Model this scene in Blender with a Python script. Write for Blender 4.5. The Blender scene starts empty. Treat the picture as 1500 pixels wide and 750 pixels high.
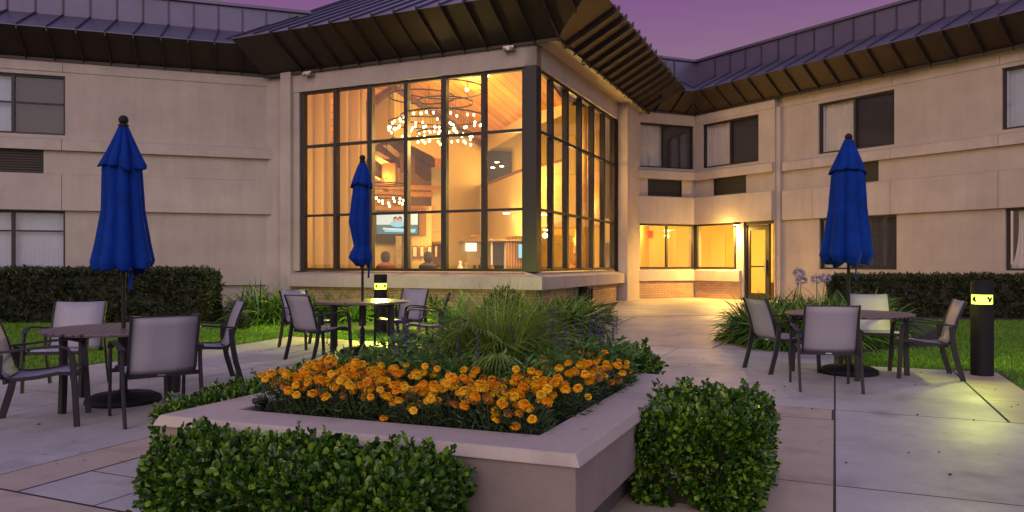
import bpy, math, random
import numpy as np
from mathutils import Vector, Matrix
from math import sin, cos, pi, radians, sqrt
random.seed(7); rng = np.random.default_rng(7)
S = bpy.context.scene; COL = S.collection

# ------------------------------------------------------------ camera
H = 1.30; F = 1087.0; YH = 386.0
cam = bpy.data.objects.new('camera', bpy.data.cameras.new('camera')); COL.objects.link(cam)
cam.location = (0, 0, H); cam.rotation_euler = (radians(90), 0, 0)
cam.data.sensor_width = 36; cam.data.lens = F/1500*36; cam.data.shift_y = 11/1500
cam.data.clip_start = 0.05; cam.data.clip_end = 1500
S.camera = cam
S.cycles.use_denoising = True
S.cycles.max_bounces = 8; S.cycles.diffuse_bounces = 4; S.cycles.transparent_max_bounces = 24
S.cycles.sample_clamp_indirect = 6
S.view_settings.view_transform = 'Standard'; S.view_settings.look = 'None'
S.view_settings.gamma = 1; S.view_settings.use_curve_mapping = False
S.view_settings.exposure = 0.60

# ------------------------------------------------------------ dusk sky and last light
SUN_EL = radians(3.0); SUN_AZ = radians(200)     # low behind the camera
W = bpy.data.worlds.new('World'); S.world = W; W.use_nodes = True
nt = W.node_tree; nt.nodes.clear(); N = nt.nodes.new; L = nt.links.new
out = N('ShaderNodeOutputWorld'); add = N('ShaderNodeAddShader')
bg1 = N('ShaderNodeBackground'); bg2 = N('ShaderNodeBackground')
sky = N('ShaderNodeTexSky'); sky.sky_type = 'NISHITA'; sky.sun_disc = False
sky.sun_elevation = SUN_EL; sky.sun_rotation = SUN_AZ
bg1.inputs[1].default_value = 0.02; L(sky.outputs[0], bg1.inputs[0])
tc = N('ShaderNodeTexCoord'); sp = N('ShaderNodeSeparateXYZ'); L(tc.outputs['Generated'], sp.inputs[0])
def ramp(tree, inp, stops, interp='LINEAR'):
    r = tree.nodes.new('ShaderNodeValToRGB'); r.color_ramp.interpolation = interp
    e = r.color_ramp.elements
    while len(e) < len(stops): e.new(0.5)
    for i, (p, c) in enumerate(stops):
        e[i].position = p; e[i].color = (*c, 1) if len(c) == 3 else c
    tree.links.new(inp, r.inputs[0]); return r.outputs[0]
front = ramp(nt, sp.outputs[2], [(0.0, (.28, .17, .14)), (0.15, (.215, .115, .135)), (0.33, (.145, .038, .155)), (0.8, (.26, .23, .46))])
back2 = ramp(nt, sp.outputs[2], [(0.0, (.86, .74, .92)), (0.25, (.74, .67, .92)), (0.8, (.29, .275, .42))])
back1 = ramp(nt, sp.outputs[2], [(0.0, (1.40, .95, .70)), (0.25, (1.2, .92, .78)), (0.8, (.33, .29, .40))])
mrx = N('ShaderNodeMapRange'); mrx.inputs[1].default_value = -.75; mrx.inputs[2].default_value = .75; L(sp.outputs[0], mrx.inputs[0])
mxx = N('ShaderNodeMix'); mxx.data_type = 'RGBA'; L(mrx.outputs[0], mxx.inputs[0]); L(back1, mxx.inputs[6]); L(back2, mxx.inputs[7]); back = mxx.outputs[2]
mr = N('ShaderNodeMapRange'); mr.interpolation_type = 'SMOOTHSTEP'
mr.inputs[1].default_value = 0.25; mr.inputs[2].default_value = -0.85; L(sp.outputs[1], mr.inputs[0])
mx = N('ShaderNodeMix'); mx.data_type = 'RGBA'; L(mr.outputs[0], mx.inputs[0]); L(front, mx.inputs[6]); L(back, mx.inputs[7])
L(mx.outputs[2], bg2.inputs[0]); bg2.inputs[1].default_value = 0.84
L(bg1.outputs[0], add.inputs[0]); L(bg2.outputs[0], add.inputs[1]); L(add.outputs[0], out.inputs[0])
def light(name, kind, loc, energy, color, size=0.1, rot=None, parent=None, spot=None, blend=.5):
    d = bpy.data.lights.new(name, kind); d.energy = energy; d.color = color
    if kind == 'AREA': d.size = size
    elif kind == 'SUN': d.angle = size
    else: d.shadow_soft_size = size
    if spot: d.spot_size = spot; d.spot_blend = blend
    o = bpy.data.objects.new(name, d); COL.objects.link(o); o.location = loc
    if rot: o.rotation_euler = rot
    if parent: o.parent = parent
    return o
sunv = Vector((sin(SUN_AZ)*cos(radians(28)), cos(SUN_AZ)*cos(radians(28)), sin(radians(28))))
sun = light('sun', 'SUN', (0, 0, 40), 0.35, (1.0, .80, .85), radians(25))
sun.rotation_euler = sunv.to_track_quat('Z', 'Y').to_euler()

# ------------------------------------------------------------ materials
def nm(name):
    m = bpy.data.materials.new(name); m.use_nodes = True
    t = m.node_tree; b = t.nodes['Principled BSDF']; return m, t, b
def mat(name, c, rough=.6, metal=0, var=0.0, vscale=3.0, bump=0.0, bscale=60, c2=None, spec=.5, emit=None, es=0, coat=0):
    m, t, b = nm(name)
    b.inputs['Roughness'].default_value = rough; b.inputs['Metallic'].default_value = metal
    b.inputs['Specular IOR Level'].default_value = spec
    b.inputs['Base Color'].default_value = (*c, 1)
    n, l = t.nodes.new, t.links.new
    tcn = n('ShaderNodeTexCoord')
    if var or c2:
        c2 = c2 or tuple(x*(1-var) for x in c)
        ns = n('ShaderNodeTexNoise'); ns.inputs['Scale'].default_value = vscale; ns.inputs['Detail'].default_value = 8
        ns.inputs['Roughness'].default_value = .62
        l(tcn.outputs['Object'], ns.inputs['Vector'])
        l(ramp(t, ns.outputs[0], [(.34, c2), (.66, c)]), b.inputs['Base Color'])
    if bump:
        n2 = n('ShaderNodeTexNoise'); n2.inputs['Scale'].default_value = bscale; n2.inputs['Detail'].default_value = 5
        l(tcn.outputs['Object'], n2.inputs['Vector'])
        bp = n('ShaderNodeBump'); bp.inputs['Strength'].default_value = bump; bp.inputs['Distance'].default_value = .02
        l(n2.outputs[0], bp.inputs['Height']); l(bp.outputs[0], b.inputs['Normal'])
    if emit:
        b.inputs['Emission Color'].default_value = (*emit, 1); b.inputs['Emission Strength'].default_value = es
    return m
def leafmat(name, dark, mid, lite, rough=.42, trans=.18):
    m, t, b = nm(name); n, l = t.nodes.new, t.links.new
    g = n('ShaderNodeNewGeometry')
    cr = ramp(t, g.outputs['Random Per Island'], [(0, dark), (.55, mid), (1, lite)])
    ns = n('ShaderNodeTexNoise'); ns.inputs['Scale'].default_value = 3.5
    tcn = n('ShaderNodeTexCoord'); l(tcn.outputs['Object'], ns.inputs['Vector'])
    mxn = n('ShaderNodeMix'); mxn.data_type = 'RGBA'; mxn.blend_type = 'MULTIPLY'; mxn.inputs[0].default_value = 1
    l(cr, mxn.inputs[6]); l(ramp(t, ns.outputs[0], [(.3, (.68, .74, .68)), (.7, (1.15, 1.1, 1.0))]), mxn.inputs[7])
    l(mxn.outputs[2], b.inputs['Base Color']); b.inputs['Roughness'].default_value = rough
    tr = n('ShaderNodeBsdfTranslucent'); l(mxn.outputs[2], tr.inputs[0])
    ms = n('ShaderNodeMixShader'); ms.inputs[0].default_value = trans
    l(b.outputs[0], ms.inputs[1]); l(tr.outputs[0], ms.inputs[2])
    l(ms.outputs[0], t.nodes['Material Output'].inputs[0]); return m
M = {}
def stuccomat(name, c, c2):
    m, t, b = nm(name); n, l = t.nodes.new, t.links.new
    tcn = n('ShaderNodeTexCoord')
    ns = n('ShaderNodeTexNoise'); ns.inputs['Scale'].default_value = .9; ns.inputs['Detail'].default_value = 9; ns.inputs['Roughness'].default_value = .6
    l(tcn.outputs['Object'], ns.inputs['Vector'])
    mp = n('ShaderNodeMapping'); mp.inputs['Scale'].default_value = (5, 5, .35); l(tcn.outputs['Object'], mp.inputs[0])
    st = n('ShaderNodeTexNoise'); st.inputs['Scale'].default_value = 1.2; st.inputs['Detail'].default_value = 6; l(mp.outputs[0], st.inputs['Vector'])
    mxn = n('ShaderNodeMix'); mxn.data_type = 'RGBA'; mxn.blend_type = 'MULTIPLY'; mxn.inputs[0].default_value = 1
    l(ramp(t, ns.outputs[0], [(.3, c2), (.68, c)]), mxn.inputs[6])
    l(ramp(t, st.outputs[0], [(.3, (.94, .93, .92)), (.6, (1, 1, 1))]), mxn.inputs[7])
    l(mxn.outputs[2], b.inputs['Base Color']); b.inputs['Roughness'].default_value = .9
    fine = n('ShaderNodeTexNoise'); fine.inputs['Scale'].default_value = 45; fine.inputs['Detail'].default_value = 6; l(tcn.outputs['Object'], fine.inputs['Vector'])
    bp = n('ShaderNodeBump'); bp.inputs['Strength'].default_value = .45; bp.inputs['Distance'].default_value = .02
    l(fine.outputs[0], bp.inputs['Height']); l(bp.outputs[0], b.inputs['Normal']); return m
M['stucco'] = stuccomat('stucco', (.415, .355, .325), (.325, .275, .255))
M['trim'] = stuccomat('stucco_trim', (.43, .37, .345), (.335, .285, .265))
M['soffit'] = mat('soffit', (.45, .38, .29), .8, var=.15, vscale=2)
def brickmat():
    m, t, b = nm('brick'); n, l = t.nodes.new, t.links.new
    tcn = n('ShaderNodeTexCoord'); s = n('ShaderNodeSeparateXYZ'); cmb = n('ShaderNodeCombineXYZ')
    l(tcn.outputs['Object'], s.inputs[0]); l(s.outputs[0], cmb.inputs[0]); l(s.outputs[2], cmb.inputs[1])
    br = n('ShaderNodeTexBrick'); l(cmb.outputs[0], br.inputs['Vector'])
    br.inputs['Color1'].default_value = (.36, .235, .155, 1); br.inputs['Color2'].default_value = (.27, .17, .115, 1)
    br.inputs['Mortar'].default_value = (.15, .115, .09, 1); br.inputs['Scale'].default_value = 1
    br.inputs['Mortar Size'].default_value = .006; br.inputs['Brick Width'].default_value = .25; br.inputs['Row Height'].default_value = .078
    br.inputs['Bias'].default_value = -.2
    l(br.outputs[0], b.inputs['Base Color']); b.inputs['Roughness'].default_value = .85
    bp = n('ShaderNodeBump'); bp.inputs['Strength'].default_value = .6; bp.inputs['Distance'].default_value = .01; bp.invert = True
    l(br.outputs['Fac'], bp.inputs['Height']); l(bp.outputs[0], b.inputs['Normal']); return m
M['brick'] = brickmat()
M['bronze'] = mat('bronze_frame', (.014, .011, .015), .5, .1)
M['eave'] = mat('eave_metal', (.040, .025, .019), .55, .15, var=.3, vscale=1.2)
M['eave_rib'] = mat('eave_rib_metal', (.03, .022, .02), .5, .2)
M['roof'] = mat('roof_metal', (.12, .105, .17), .32, .45, var=.2, vscale=.8)
M['roof_rib'] = mat('roof_rib_metal', (.05, .045, .065), .45, .3)
M['grille'] = mat('grille', (.04, .033, .03), .6)
def glassmat(name, tint=(1, 1, 1), refl=1.0):
    m, t, b = nm(name); n, l = t.nodes.new, t.links.new; t.nodes.remove(b)
    tr = n('ShaderNodeBsdfTransparent'); tr.inputs[0].default_value = (*tint, 1)
    gl = n('ShaderNodeBsdfGlossy'); gl.inputs['Roughness'].default_value = .01
    fr = n('ShaderNodeFresnel'); fr.inputs[0].default_value = 1.5
    mu = n('ShaderNodeMath'); mu.operation = 'MULTIPLY'; mu.inputs[1].default_value = refl; l(fr.outputs[0], mu.inputs[0])
    ge = n('ShaderNodeNewGeometry'); inv = n('ShaderNodeMath'); inv.operation = 'SUBTRACT'; inv.inputs[0].default_value = 1; l(ge.outputs['Backfacing'], inv.inputs[1])
    m3 = n('ShaderNodeMath'); m3.operation = 'MULTIPLY'; m3.use_clamp = True; l(mu.outputs[0], m3.inputs[0]); l(inv.outputs[0], m3.inputs[1]); mu = m3
    ms = n('ShaderNodeMixShader'); l(mu.outputs[0], ms.inputs[0]); l(tr.outputs[0], ms.inputs[1]); l(gl.outputs[0], ms.inputs[2])
    l(ms.outputs[0], t.nodes['Material Output'].inputs[0]); return m
M['glass'] = glassmat('window_glass', (.97, .97, .97), 1.7)
M['glass_dark'] = glassmat('tinted_glass', (.88, .88, .9), 1.6)
M['blind_light'] = mat('light_blind', (.74, .68, .62), .8, var=.1)
M['blind_blue'] = mat('pale_blind', (.50, .56, .66), .8, var=.08)
M['blind_dark'] = mat('insect_screen', (.055, .05, .055), .8)
M['room_dark'] = mat('unlit_room', (.03, .03, .04), .9)
def concretemat(name, c, c2, stain=.75):
    m, t, b = nm(name); n, l = t.nodes.new, t.links.new
    tcn = n('ShaderNodeTexCoord')
    a = n('ShaderNodeTexNoise'); a.inputs['Scale'].default_value = .8; a.inputs['Detail'].default_value = 10; a.inputs['Roughness'].default_value = .65
    l(tcn.outputs['Object'], a.inputs['Vector'])
    sp_ = n('ShaderNodeTexNoise'); sp_.inputs['Scale'].default_value = 2.6; sp_.inputs['Detail'].default_value = 3
    l(tcn.outputs['Object'], sp_.inputs['Vector'])
    vo = n('ShaderNodeTexVoronoi'); vo.inputs['Scale'].default_value = 3.1; vo.inputs['Randomness'].default_value = 1
    mp = n('ShaderNodeMapping'); mp.inputs['Scale'].default_value = (1, 1.7, 1); mp.inputs['Rotation'].default_value = (0, 0, .4)
    l(tcn.outputs['Object'], mp.inputs[0]); l(mp.outputs[0], vo.inputs['Vector'])
    m1 = n('ShaderNodeMix'); m1.data_type = 'RGBA'; m1.blend_type = 'MULTIPLY'; m1.inputs[0].default_value = 1
    l(ramp(t, a.outputs[0], [(.3, c2), (.7, c)]), m1.inputs[6])
    l(ramp(t, sp_.outputs[0], [(.28, (stain,)*3), (.45, (1, 1, 1))]), m1.inputs[7])
    m2 = n('ShaderNodeMix'); m2.data_type = 'RGBA'; m2.blend_type = 'MULTIPLY'; m2.inputs[0].default_value = 1
    l(m1.outputs[2], m2.inputs[6]); l(ramp(t, vo.outputs[0], [(.03, (.55, .52, .5)), (.085, (1, 1, 1))]), m2.inputs[7])
    l(m2.outputs[2], b.inputs['Base Color'])
    l(ramp(t, a.outputs[0], [(.3, (.62,)*3), (.7, (.42,)*3)]), b.inputs['Roughness'])
    f = n('ShaderNodeTexNoise'); f.inputs['Scale'].default_value = 90; f.inputs['Detail'].default_value = 4; l(tcn.outputs['Object'], f.inputs['Vector'])
    bp = n('ShaderNodeBump'); bp.inputs['Strength'].default_value = .3; bp.inputs['Distance'].default_value = .01
    l(f.outputs[0], bp.inputs['Height']); l(bp.outputs[0], b.inputs['Normal']); return m
M['conc'] = concretemat('patio_concrete', (.46, .44, .43), (.27, .255, .25))
M['conc_tan'] = concretemat('tan_concrete', (.45, .37, .285), (.33, .27, .21))
M['conc_path'] = concretemat('path_concrete', (.45, .38, .33), (.31, .26, .22))
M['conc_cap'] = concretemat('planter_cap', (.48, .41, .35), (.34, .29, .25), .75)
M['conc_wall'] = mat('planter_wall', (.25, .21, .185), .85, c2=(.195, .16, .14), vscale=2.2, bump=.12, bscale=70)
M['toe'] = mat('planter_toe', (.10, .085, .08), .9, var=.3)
M['soil'] = mat('soil', (.035, .024, .02), .95, var=.6, vscale=25, bump=1, bscale=40)
M['turf'] = mat('turf', (.065, .10, .018), .9, c2=(.03, .055, .012), vscale=9, bump=1, bscale=120)
M['grass'] = leafmat('grass_blade', (.07, .17, .012), (.13, .29, .018), (.22, .42, .03), .6, .3)
M['box_leaf'] = leafmat('box_hedge_leaf', (.012, .035, .007), (.04, .125, .012), (.20, .34, .03), .28, .15)
M['hedge_leaf'] = leafmat('dark_hedge_leaf', (.012, .018, .008), (.026, .036, .012), (.05, .055, .018), .5, .1)
M['strap_leaf'] = leafmat('strap_leaf', (.02, .06, .01), (.07, .17, .02), (.22, .34, .04), .4, .2)
M['feather_leaf'] = leafmat('marigold_leaf', (.015, .04, .012), (.03, .07, .018), (.06, .11, .03), .5, .15)
M['salvia_leaf'] = leafmat('salvia_leaf', (.03, .09, .02), (.09, .20, .045), (.18, .32, .07), .5, .2)
M['palm_leaf'] = leafmat('palm_blade', (.06, .12, .02), (.20, .32, .035), (.38, .48, .09), .45, .3)
M['core'] = mat('dark_core_and_stem', (.02, .022, .012), .95)
M['petal'] = leafmat('marigold_petal', (.95, .32, .002), (1.0, .50, .004), (1.0, .66, .02), .6, .25)
M['petal_gold'] = leafmat('golden_petal', (1.0, .48, .004), (1.0, .64, .01), (1.0, .78, .04), .6, .25)
M['petal_old'] = leafmat('faded_petal', (.45, .17, .03), (.6, .26, .05), (.65, .32, .09), .7, .2)
M['petal_violet'] = leafmat('salvia_petal', (.05, .02, .16), (.10, .04, .28), (.17, .08, .38), .5, .2)
M['petal_lilac'] = leafmat('agapanthus_petal', (.22, .2, .42), (.34, .32, .58), (.45, .42, .66), .5, .3)
M['stem'] = mat('stem', (.05, .08, .03), .7)
M['canopy'] = mat('umbrella_cloth', (.001, .032, .25), .8, spec=.15, var=.35, vscale=6, bump=.25, bscale=220)
M['black'] = mat('black_metal', (.010, .010, .012), .6, 0, spec=.2)
M['frame'] = mat('chair_frame', (.022, .019, .024), .55, 0, var=.2, vscale=20, spec=.3)
def slingmat():
    m, t, b = nm('sling_fabric'); n, l = t.nodes.new, t.links.new
    tcn = n('ShaderNodeTexCoord'); w = n('ShaderNodeTexWave'); w.inputs['Scale'].default_value = 90; w.bands_direction = 'X'
    l(tcn.outputs['Object'], w.inputs['Vector'])
    l(ramp(t, w.outputs[0], [(.2, (.25, .23, .28)), (.8, (.35, .33, .385))]), b.inputs['Base Color'])
    b.inputs['Roughness'].default_value = .55; return m
M['sling'] = slingmat()
def tabletopmat():
    m, t, b = nm('perforated_tabletop'); n, l = t.nodes.new, t.links.new
    tcn = n('ShaderNodeTexCoord'); vo = n('ShaderNodeTexVoronoi'); vo.inputs['Scale'].default_value = 13; vo.inputs['Randomness'].default_value = 0
    l(tcn.outputs['Object'], vo.inputs['Vector'])
    l(ramp(t, vo.outputs[0], [(.26, (.012, .01, .012)), (.30, (.14, .10, .105))]), b.inputs['Base Color'])
    b.inputs['Roughness'].default_value = .38; b.inputs['Metallic'].default_value = .2; return m
M['tabletop'] = tabletopmat()
M['lens'] = mat('bollard_lens', (.8, .85, .2), .3, emit=(.78, 1.0, .08), es=1.7)
M['lamp_core'] = mat('bollard_lamp', (1, 1, .6), .3, emit=(1, 1, .55), es=4)
# interior
def woodmat(name, c1, c2, rot):
    m, t, b = nm(name); n, l = t.nodes.new, t.links.new
    tcn = n('ShaderNodeTexCoord'); mp = n('ShaderNodeMapping'); mp.inputs['Rotation'].default_value = (0, 0, rot)
    l(tcn.outputs['Object'], mp.inputs[0])
    s = n('ShaderNodeSeparateXYZ'); l(mp.outputs[0], s.inputs[0])
    mu = n('ShaderNodeMath'); mu.operation = 'MULTIPLY'; mu.inputs[1].default_value = 3.0; l(s.outputs[0], mu.inputs[0])
    fl = n('ShaderNodeMath'); fl.operation = 'FLOOR'; l(mu.outputs[0], fl.inputs[0])
    wn = n('ShaderNodeTexWhiteNoise'); wn.noise_dimensions = '1D'; l(fl.outputs[0], wn.inputs['W'])
    fr = n('ShaderNodeMath'); fr.operation = 'FRACT'; l(mu.outputs[0], fr.inputs[0])
    m1 = n('ShaderNodeMix'); m1.data_type = 'RGBA'; m1.blend_type = 'MULTIPLY'; m1.inputs[0].default_value = 1
    l(ramp(t, wn.outputs[0], [(0, c2), (1, c1)]), m1.inputs[6])
    l(ramp(t, fr.outputs[0], [(0.0, (.2, .15, .1)), (.16, (1, 1, 1))]), m1.inputs[7])
    l(m1.outputs[2], b.inputs['Base Color']); b.inputs['Roughness'].default_value = .5; return m
ANG = math.atan2(.399, .917)   # the courtyard grid is turned 23.5 degrees
M['wood'] = woodmat('cedar_ceiling', (.74, .30, .045), (.46, .17, .02), ANG)
M['beam'] = mat('dark_beam', (.20, .075, .03), .6, var=.3, vscale=4)
M['beam_l'] = mat('pine_beam', (.5, .22, .07), .6, var=.3, vscale=4)
M['in_wall'] = mat('lobby_paint', (.56, .40, .16), .8, var=.05)
M['in_pale'] = mat('pale_paint', (.68, .52, .30), .8)
M['hall'] = mat('corridor_paint', (.74, .55, .25), .8)
def curtainmat():
    m, t, b = nm('sheer_curtain'); n, l = t.nodes.new, t.links.new
    b.inputs['Base Color'].default_value = (.40, .27, .15, 1); b.inputs['Roughness'].default_value = .8
    tr = n('ShaderNodeBsdfTranslucent'); tr.inputs[0].default_value = (.78, .56, .25, 1)
    ms = n('ShaderNodeMixShader'); ms.inputs[0].default_value = .55
    l(b.outputs[0], ms.inputs[1]); l(tr.outputs[0], ms.inputs[2]); l(ms.outputs[0], t.nodes['Material Output'].inputs[0]); return m
M['curtain'] = curtainmat()
M['white'] = mat('white_paint', (.75, .72, .66), .6)
M['bulb'] = mat('bulb', (1, .9, .7), .3, emit=(1, .66, .26), es=14)
M['spot_lens'] = mat('spot_lens', (1, .9, .7), .3, emit=(1, .78, .45), es=16)
M['screen_sky'] = mat('screen_pale', (.3, .4, .5), .3, emit=(.34, .50, .62), es=.6)
M['screen_dark'] = mat('screen_dark', (.02, .05, .06), .3, emit=(.03, .10, .13), es=.9)
M['screen_blue'] = mat('screen_blue', (.1, .3, .5), .3, emit=(.14, .38, .62), es=.7)
M['screen_skin'] = mat('screen_skin', (.3, .15, .1), .3, emit=(.40, .20, .14), es=.9)
M['lit_window'] = mat('lit_window', (.8, .8, .8), .5, emit=(1, .86, .7), es=.9)
M['slat'] = mat('slat_wood', (.22, .10, .04), .6)
M['stone'] = mat('stacked_stone', (.42, .34, .24), .9, c2=(.2, .16, .11), vscale=5, bump=1, bscale=9)
M['shade'] = mat('lamp_shade', (.9, .7, .2), .7, emit=(1, .66, .08), es=1.3)
M['skin'] = mat('skin', (.45, .25, .17), .6)
M['hair'] = mat('hair', (.03, .018, .012), .7)
M['shirt_a'] = mat('shirt_dark', (.06, .05, .05), .8)
M['shirt_b'] = mat('shirt_red', (.25, .09, .06), .8)
M['chairfab'] = mat('chair_fabric', (.3, .18, .09), .9)
M['orange_door'] = mat('orange_door', (.62, .30, .08), .5)
M['red'] = mat('alarm_red', (.45, .05, .03), .5)
M['steel'] = mat('steel', (.4, .38, .36), .35, .9)
M['bluebox'] = mat('blue_plastic', (.012, .035, .22), .5)
M['sealant'] = mat('joint_filler', (.045, .036, .034), .95, var=.4, vscale=30)

# ------------------------------------------------------------ mesh builder
class MB:
    def __init__(s): s.v = []; s.f = []; s.m = []; s.mats = []
    def mi(s, m):
        if m not in s.mats: s.mats.append(m)
        return s.mats.index(m)
    def add(s, vs, fs, m):
        k = len(s.v); s.v += [tuple(v) for v in vs]; i = s.mi(m)
        for f in fs: s.f.append(tuple(k+a for a in f)); s.m.append(i)
    def box(s, x0, x1, y0, y1, z0, z1, m='stucco', bev=0):
        if x0 > x1: x0, x1 = x1, x0
        if y0 > y1: y0, y1 = y1, y0
        s.add([(x0,y0,z0),(x1,y0,z0),(x1,y1,z0),(x0,y1,z0),(x0,y0,z1),(x1,y0,z1),(x1,y1,z1),(x0,y1,z1)],
              [(0,3,2,1),(4,5,6,7),(0,1,5,4),(1,2,6,5),(2,3,7,6),(3,0,4,7)], m)
    def beam(s, a, b, w, h, m='beam', up=(0,0,1)):
        a = Vector(a); b = Vector(b); d = (b-a).normalized(); u = Vector(up)
        x = d.cross(u); x = x.normalized() if x.length > 1e-4 else Vector((1,0,0)); u = x.cross(d)
        vs = [p + x*i*w/2 + u*j*h/2 for p in (a, b) for i, j in ((-1,-1),(1,-1),(1,1),(-1,1))]
        s.add(vs, [(0,1,2,3),(7,6,5,4),(0,4,5,1),(1,5,6,2),(2,6,7,3),(3,7,4,0)], m)
    def tube(s, pts, r, m='black', seg=8, closed=False):
        pts = [Vector(p) for p in pts]; rings = []; n = len(pts)
        for i, p in enumerate(pts):
            d = (pts[min(i+1, n-1)] - pts[max(i-1, 0)]).normalized()
            a = d.cross(Vector((0,0,1))); a = a.normalized() if a.length > 1e-3 else Vector((1,0,0)); b = a.cross(d)
            rr = r[i] if isinstance(r, (list, tuple)) else r
            rings.append([p + a*cos(2*pi*k/seg)*rr + b*sin(2*pi*k/seg)*rr for k in range(seg)])
        vs = [v for R in rings for v in R]
        fs = [(i*seg+k, i*seg+(k+1) % seg, (i+1)*seg+(k+1) % seg, (i+1)*seg+k) for i in range(n-1) for k in range(seg)]
        fs += [tuple(range(seg)), tuple((n-1)*seg + k for k in reversed(range(seg)))]
        s.add(vs, fs, m)
    def strap(s, pts, width, thick, m='frame', side=(1,0,0)):
        # flat bar swept along pts, its width along side
        sd = Vector(side).normalized(); pts = [Vector(p) for p in pts]; n = len(pts); vs = []
        for i, p in enumerate(pts):
            d = (pts[min(i+1, n-1)] - pts[max(i-1, 0)]).normalized(); u = d.cross(sd).normalized()
            for a, b in ((-1,-1),(1,-1),(1,1),(-1,1)): vs.append(p + sd*a*width/2 + u*b*thick/2)
        fs = [(i*4+k, i*4+(k+1) % 4, (i+1)*4+(k+1) % 4, (i+1)*4+k) for i in range(n-1) for k in range(4)]
        fs += [(3,2,1,0), tuple((n-1)*4+k for k in range(4))]
        s.add(vs, fs, m)
    def lathe(s, prof, m='black', seg=24, c=(0,0)):
        vs = [(c[0]+r*cos(2*pi*k/seg), c[1]+r*sin(2*pi*k/seg), z) for r, z in prof for k in range(seg)]
        n = len(prof)
        fs = [(i*seg+k, i*seg+(k+1) % seg, (i+1)*seg+(k+1) % seg, (i+1)*seg+k) for i in range(n-1) for k in range(seg)]
        fs += [tuple(range(seg))[::-1], tuple((n-1)*seg+k for k in range(seg))]
        s.add(vs, fs, m)
    def ball(s, c, r, m, seg=10, sz=1):
        prof = [(max(r*sin(pi*i/6), r*.02), c[2]-r*sz*cos(pi*i/6)) for i in range(7)]
        s.lathe(prof, m, seg, (c[0], c[1]))
    def prism(s, poly, z0, z1, m):
        n = len(poly); vs = [(x, y, z0) for x, y in poly] + [(x, y, z1) for x, y in poly]
        s.add(vs, [tuple(range(n))[::-1], tuple(range(n, 2*n))] + [(i, (i+1) % n, n+(i+1) % n, n+i) for i in range(n)], m)
    def slab(s, pts, thick, m, both=True):
        # planar polygon pts given a thickness below itself
        pts = [Vector(p) for p in pts]; nrm = (pts[1]-pts[0]).cross(pts[2]-pts[0]).normalized()
        n = len(pts); vs = pts + [p - nrm*thick for p in pts]
        s.add(vs, [tuple(range(n)), tuple(range(n, 2*n))[::-1]] + [(i, n+i, n+(i+1) % n, (i+1) % n) for i in range(n)], m)
    def build(s, name, parent=None, loc=(0,0,0), rz=0, smooth=False, bevel=0):
        me = bpy.data.meshes.new(name); me.from_pydata(s.v, [], s.f)
        for m in s.mats: me.materials.append(M[m])
        me.polygons.foreach_set('material_index', s.m)
        if smooth: me.polygons.foreach_set('use_smooth', [True]*len(s.f))
        me.update()
        o = bpy.data.objects.new(name, me); COL.objects.link(o); o.location = loc; o.rotation_euler = (0,0,rz)
        if parent: o.parent = parent
        if bevel:
            b = o.modifiers.new('bevel', 'BEVEL'); b.width = bevel; b.segments = 2; b.limit_method = 'ANGLE'
        return o
def tag(o, label, cat, group=None, kind=None):
    if label: o['label'] = label
    if cat: o['category'] = cat
    if group: o['group'] = group
    if kind: o['kind'] = kind
    return o
def thing(name, label, cat, loc=(0,0,0), rz=0, group=None):
    o = bpy.data.objects.new(name, None); COL.objects.link(o); o.location = loc; o.rotation_euler = (0,0,rz)
    o.empty_display_size = .1
    return tag(o, label, cat, group)
def struct(o): o['kind'] = 'structure'; return o
def copy_tree(o, parent=None):
    c = o.copy(); COL.objects.link(c)
    if parent: c.parent = parent
    for ch in o.children: copy_tree(ch, c)
    return c
def at(px, py, Y): return Vector(((px-750)/F*Y, Y, H+(YH-py)/F*Y))
def G(x, y):
    t = min(max((y-11.5)/4.5, 0), 1); return .12*t*t*(3-2*t)
def uv(u, v): return (.399*u+.917*v, .917*u-.399*v)
def raw_mesh(name, V, Fc, mats, mi=None, parent=None, loc=(0,0,0), smooth=False):
    me = bpy.data.meshes.new(name); V = np.asarray(V, np.float32); Fc = np.asarray(Fc, np.int32)
    k = Fc.shape[1]; me.vertices.add(len(V)); me.vertices.foreach_set('co', V.ravel())
    me.loops.add(Fc.size); me.loops.foreach_set('vertex_index', Fc.ravel())
    me.polygons.add(len(Fc)); me.polygons.foreach_set('loop_start', np.arange(0, Fc.size, k, dtype=np.int32))
    me.polygons.foreach_set('loop_total', np.full(len(Fc), k, np.int32))
    for m in mats: me.materials.append(M[m])
    if mi is not None: me.polygons.foreach_set('material_index', np.asarray(mi, np.int32))
    if smooth: me.polygons.foreach_set('use_smooth', np.ones(len(Fc), bool))
    me.update(calc_edges=True); me.validate()
    o = bpy.data.objects.new(name, me); COL.objects.link(o); o.location = loc
    if parent: o.parent = parent
    return o
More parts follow.
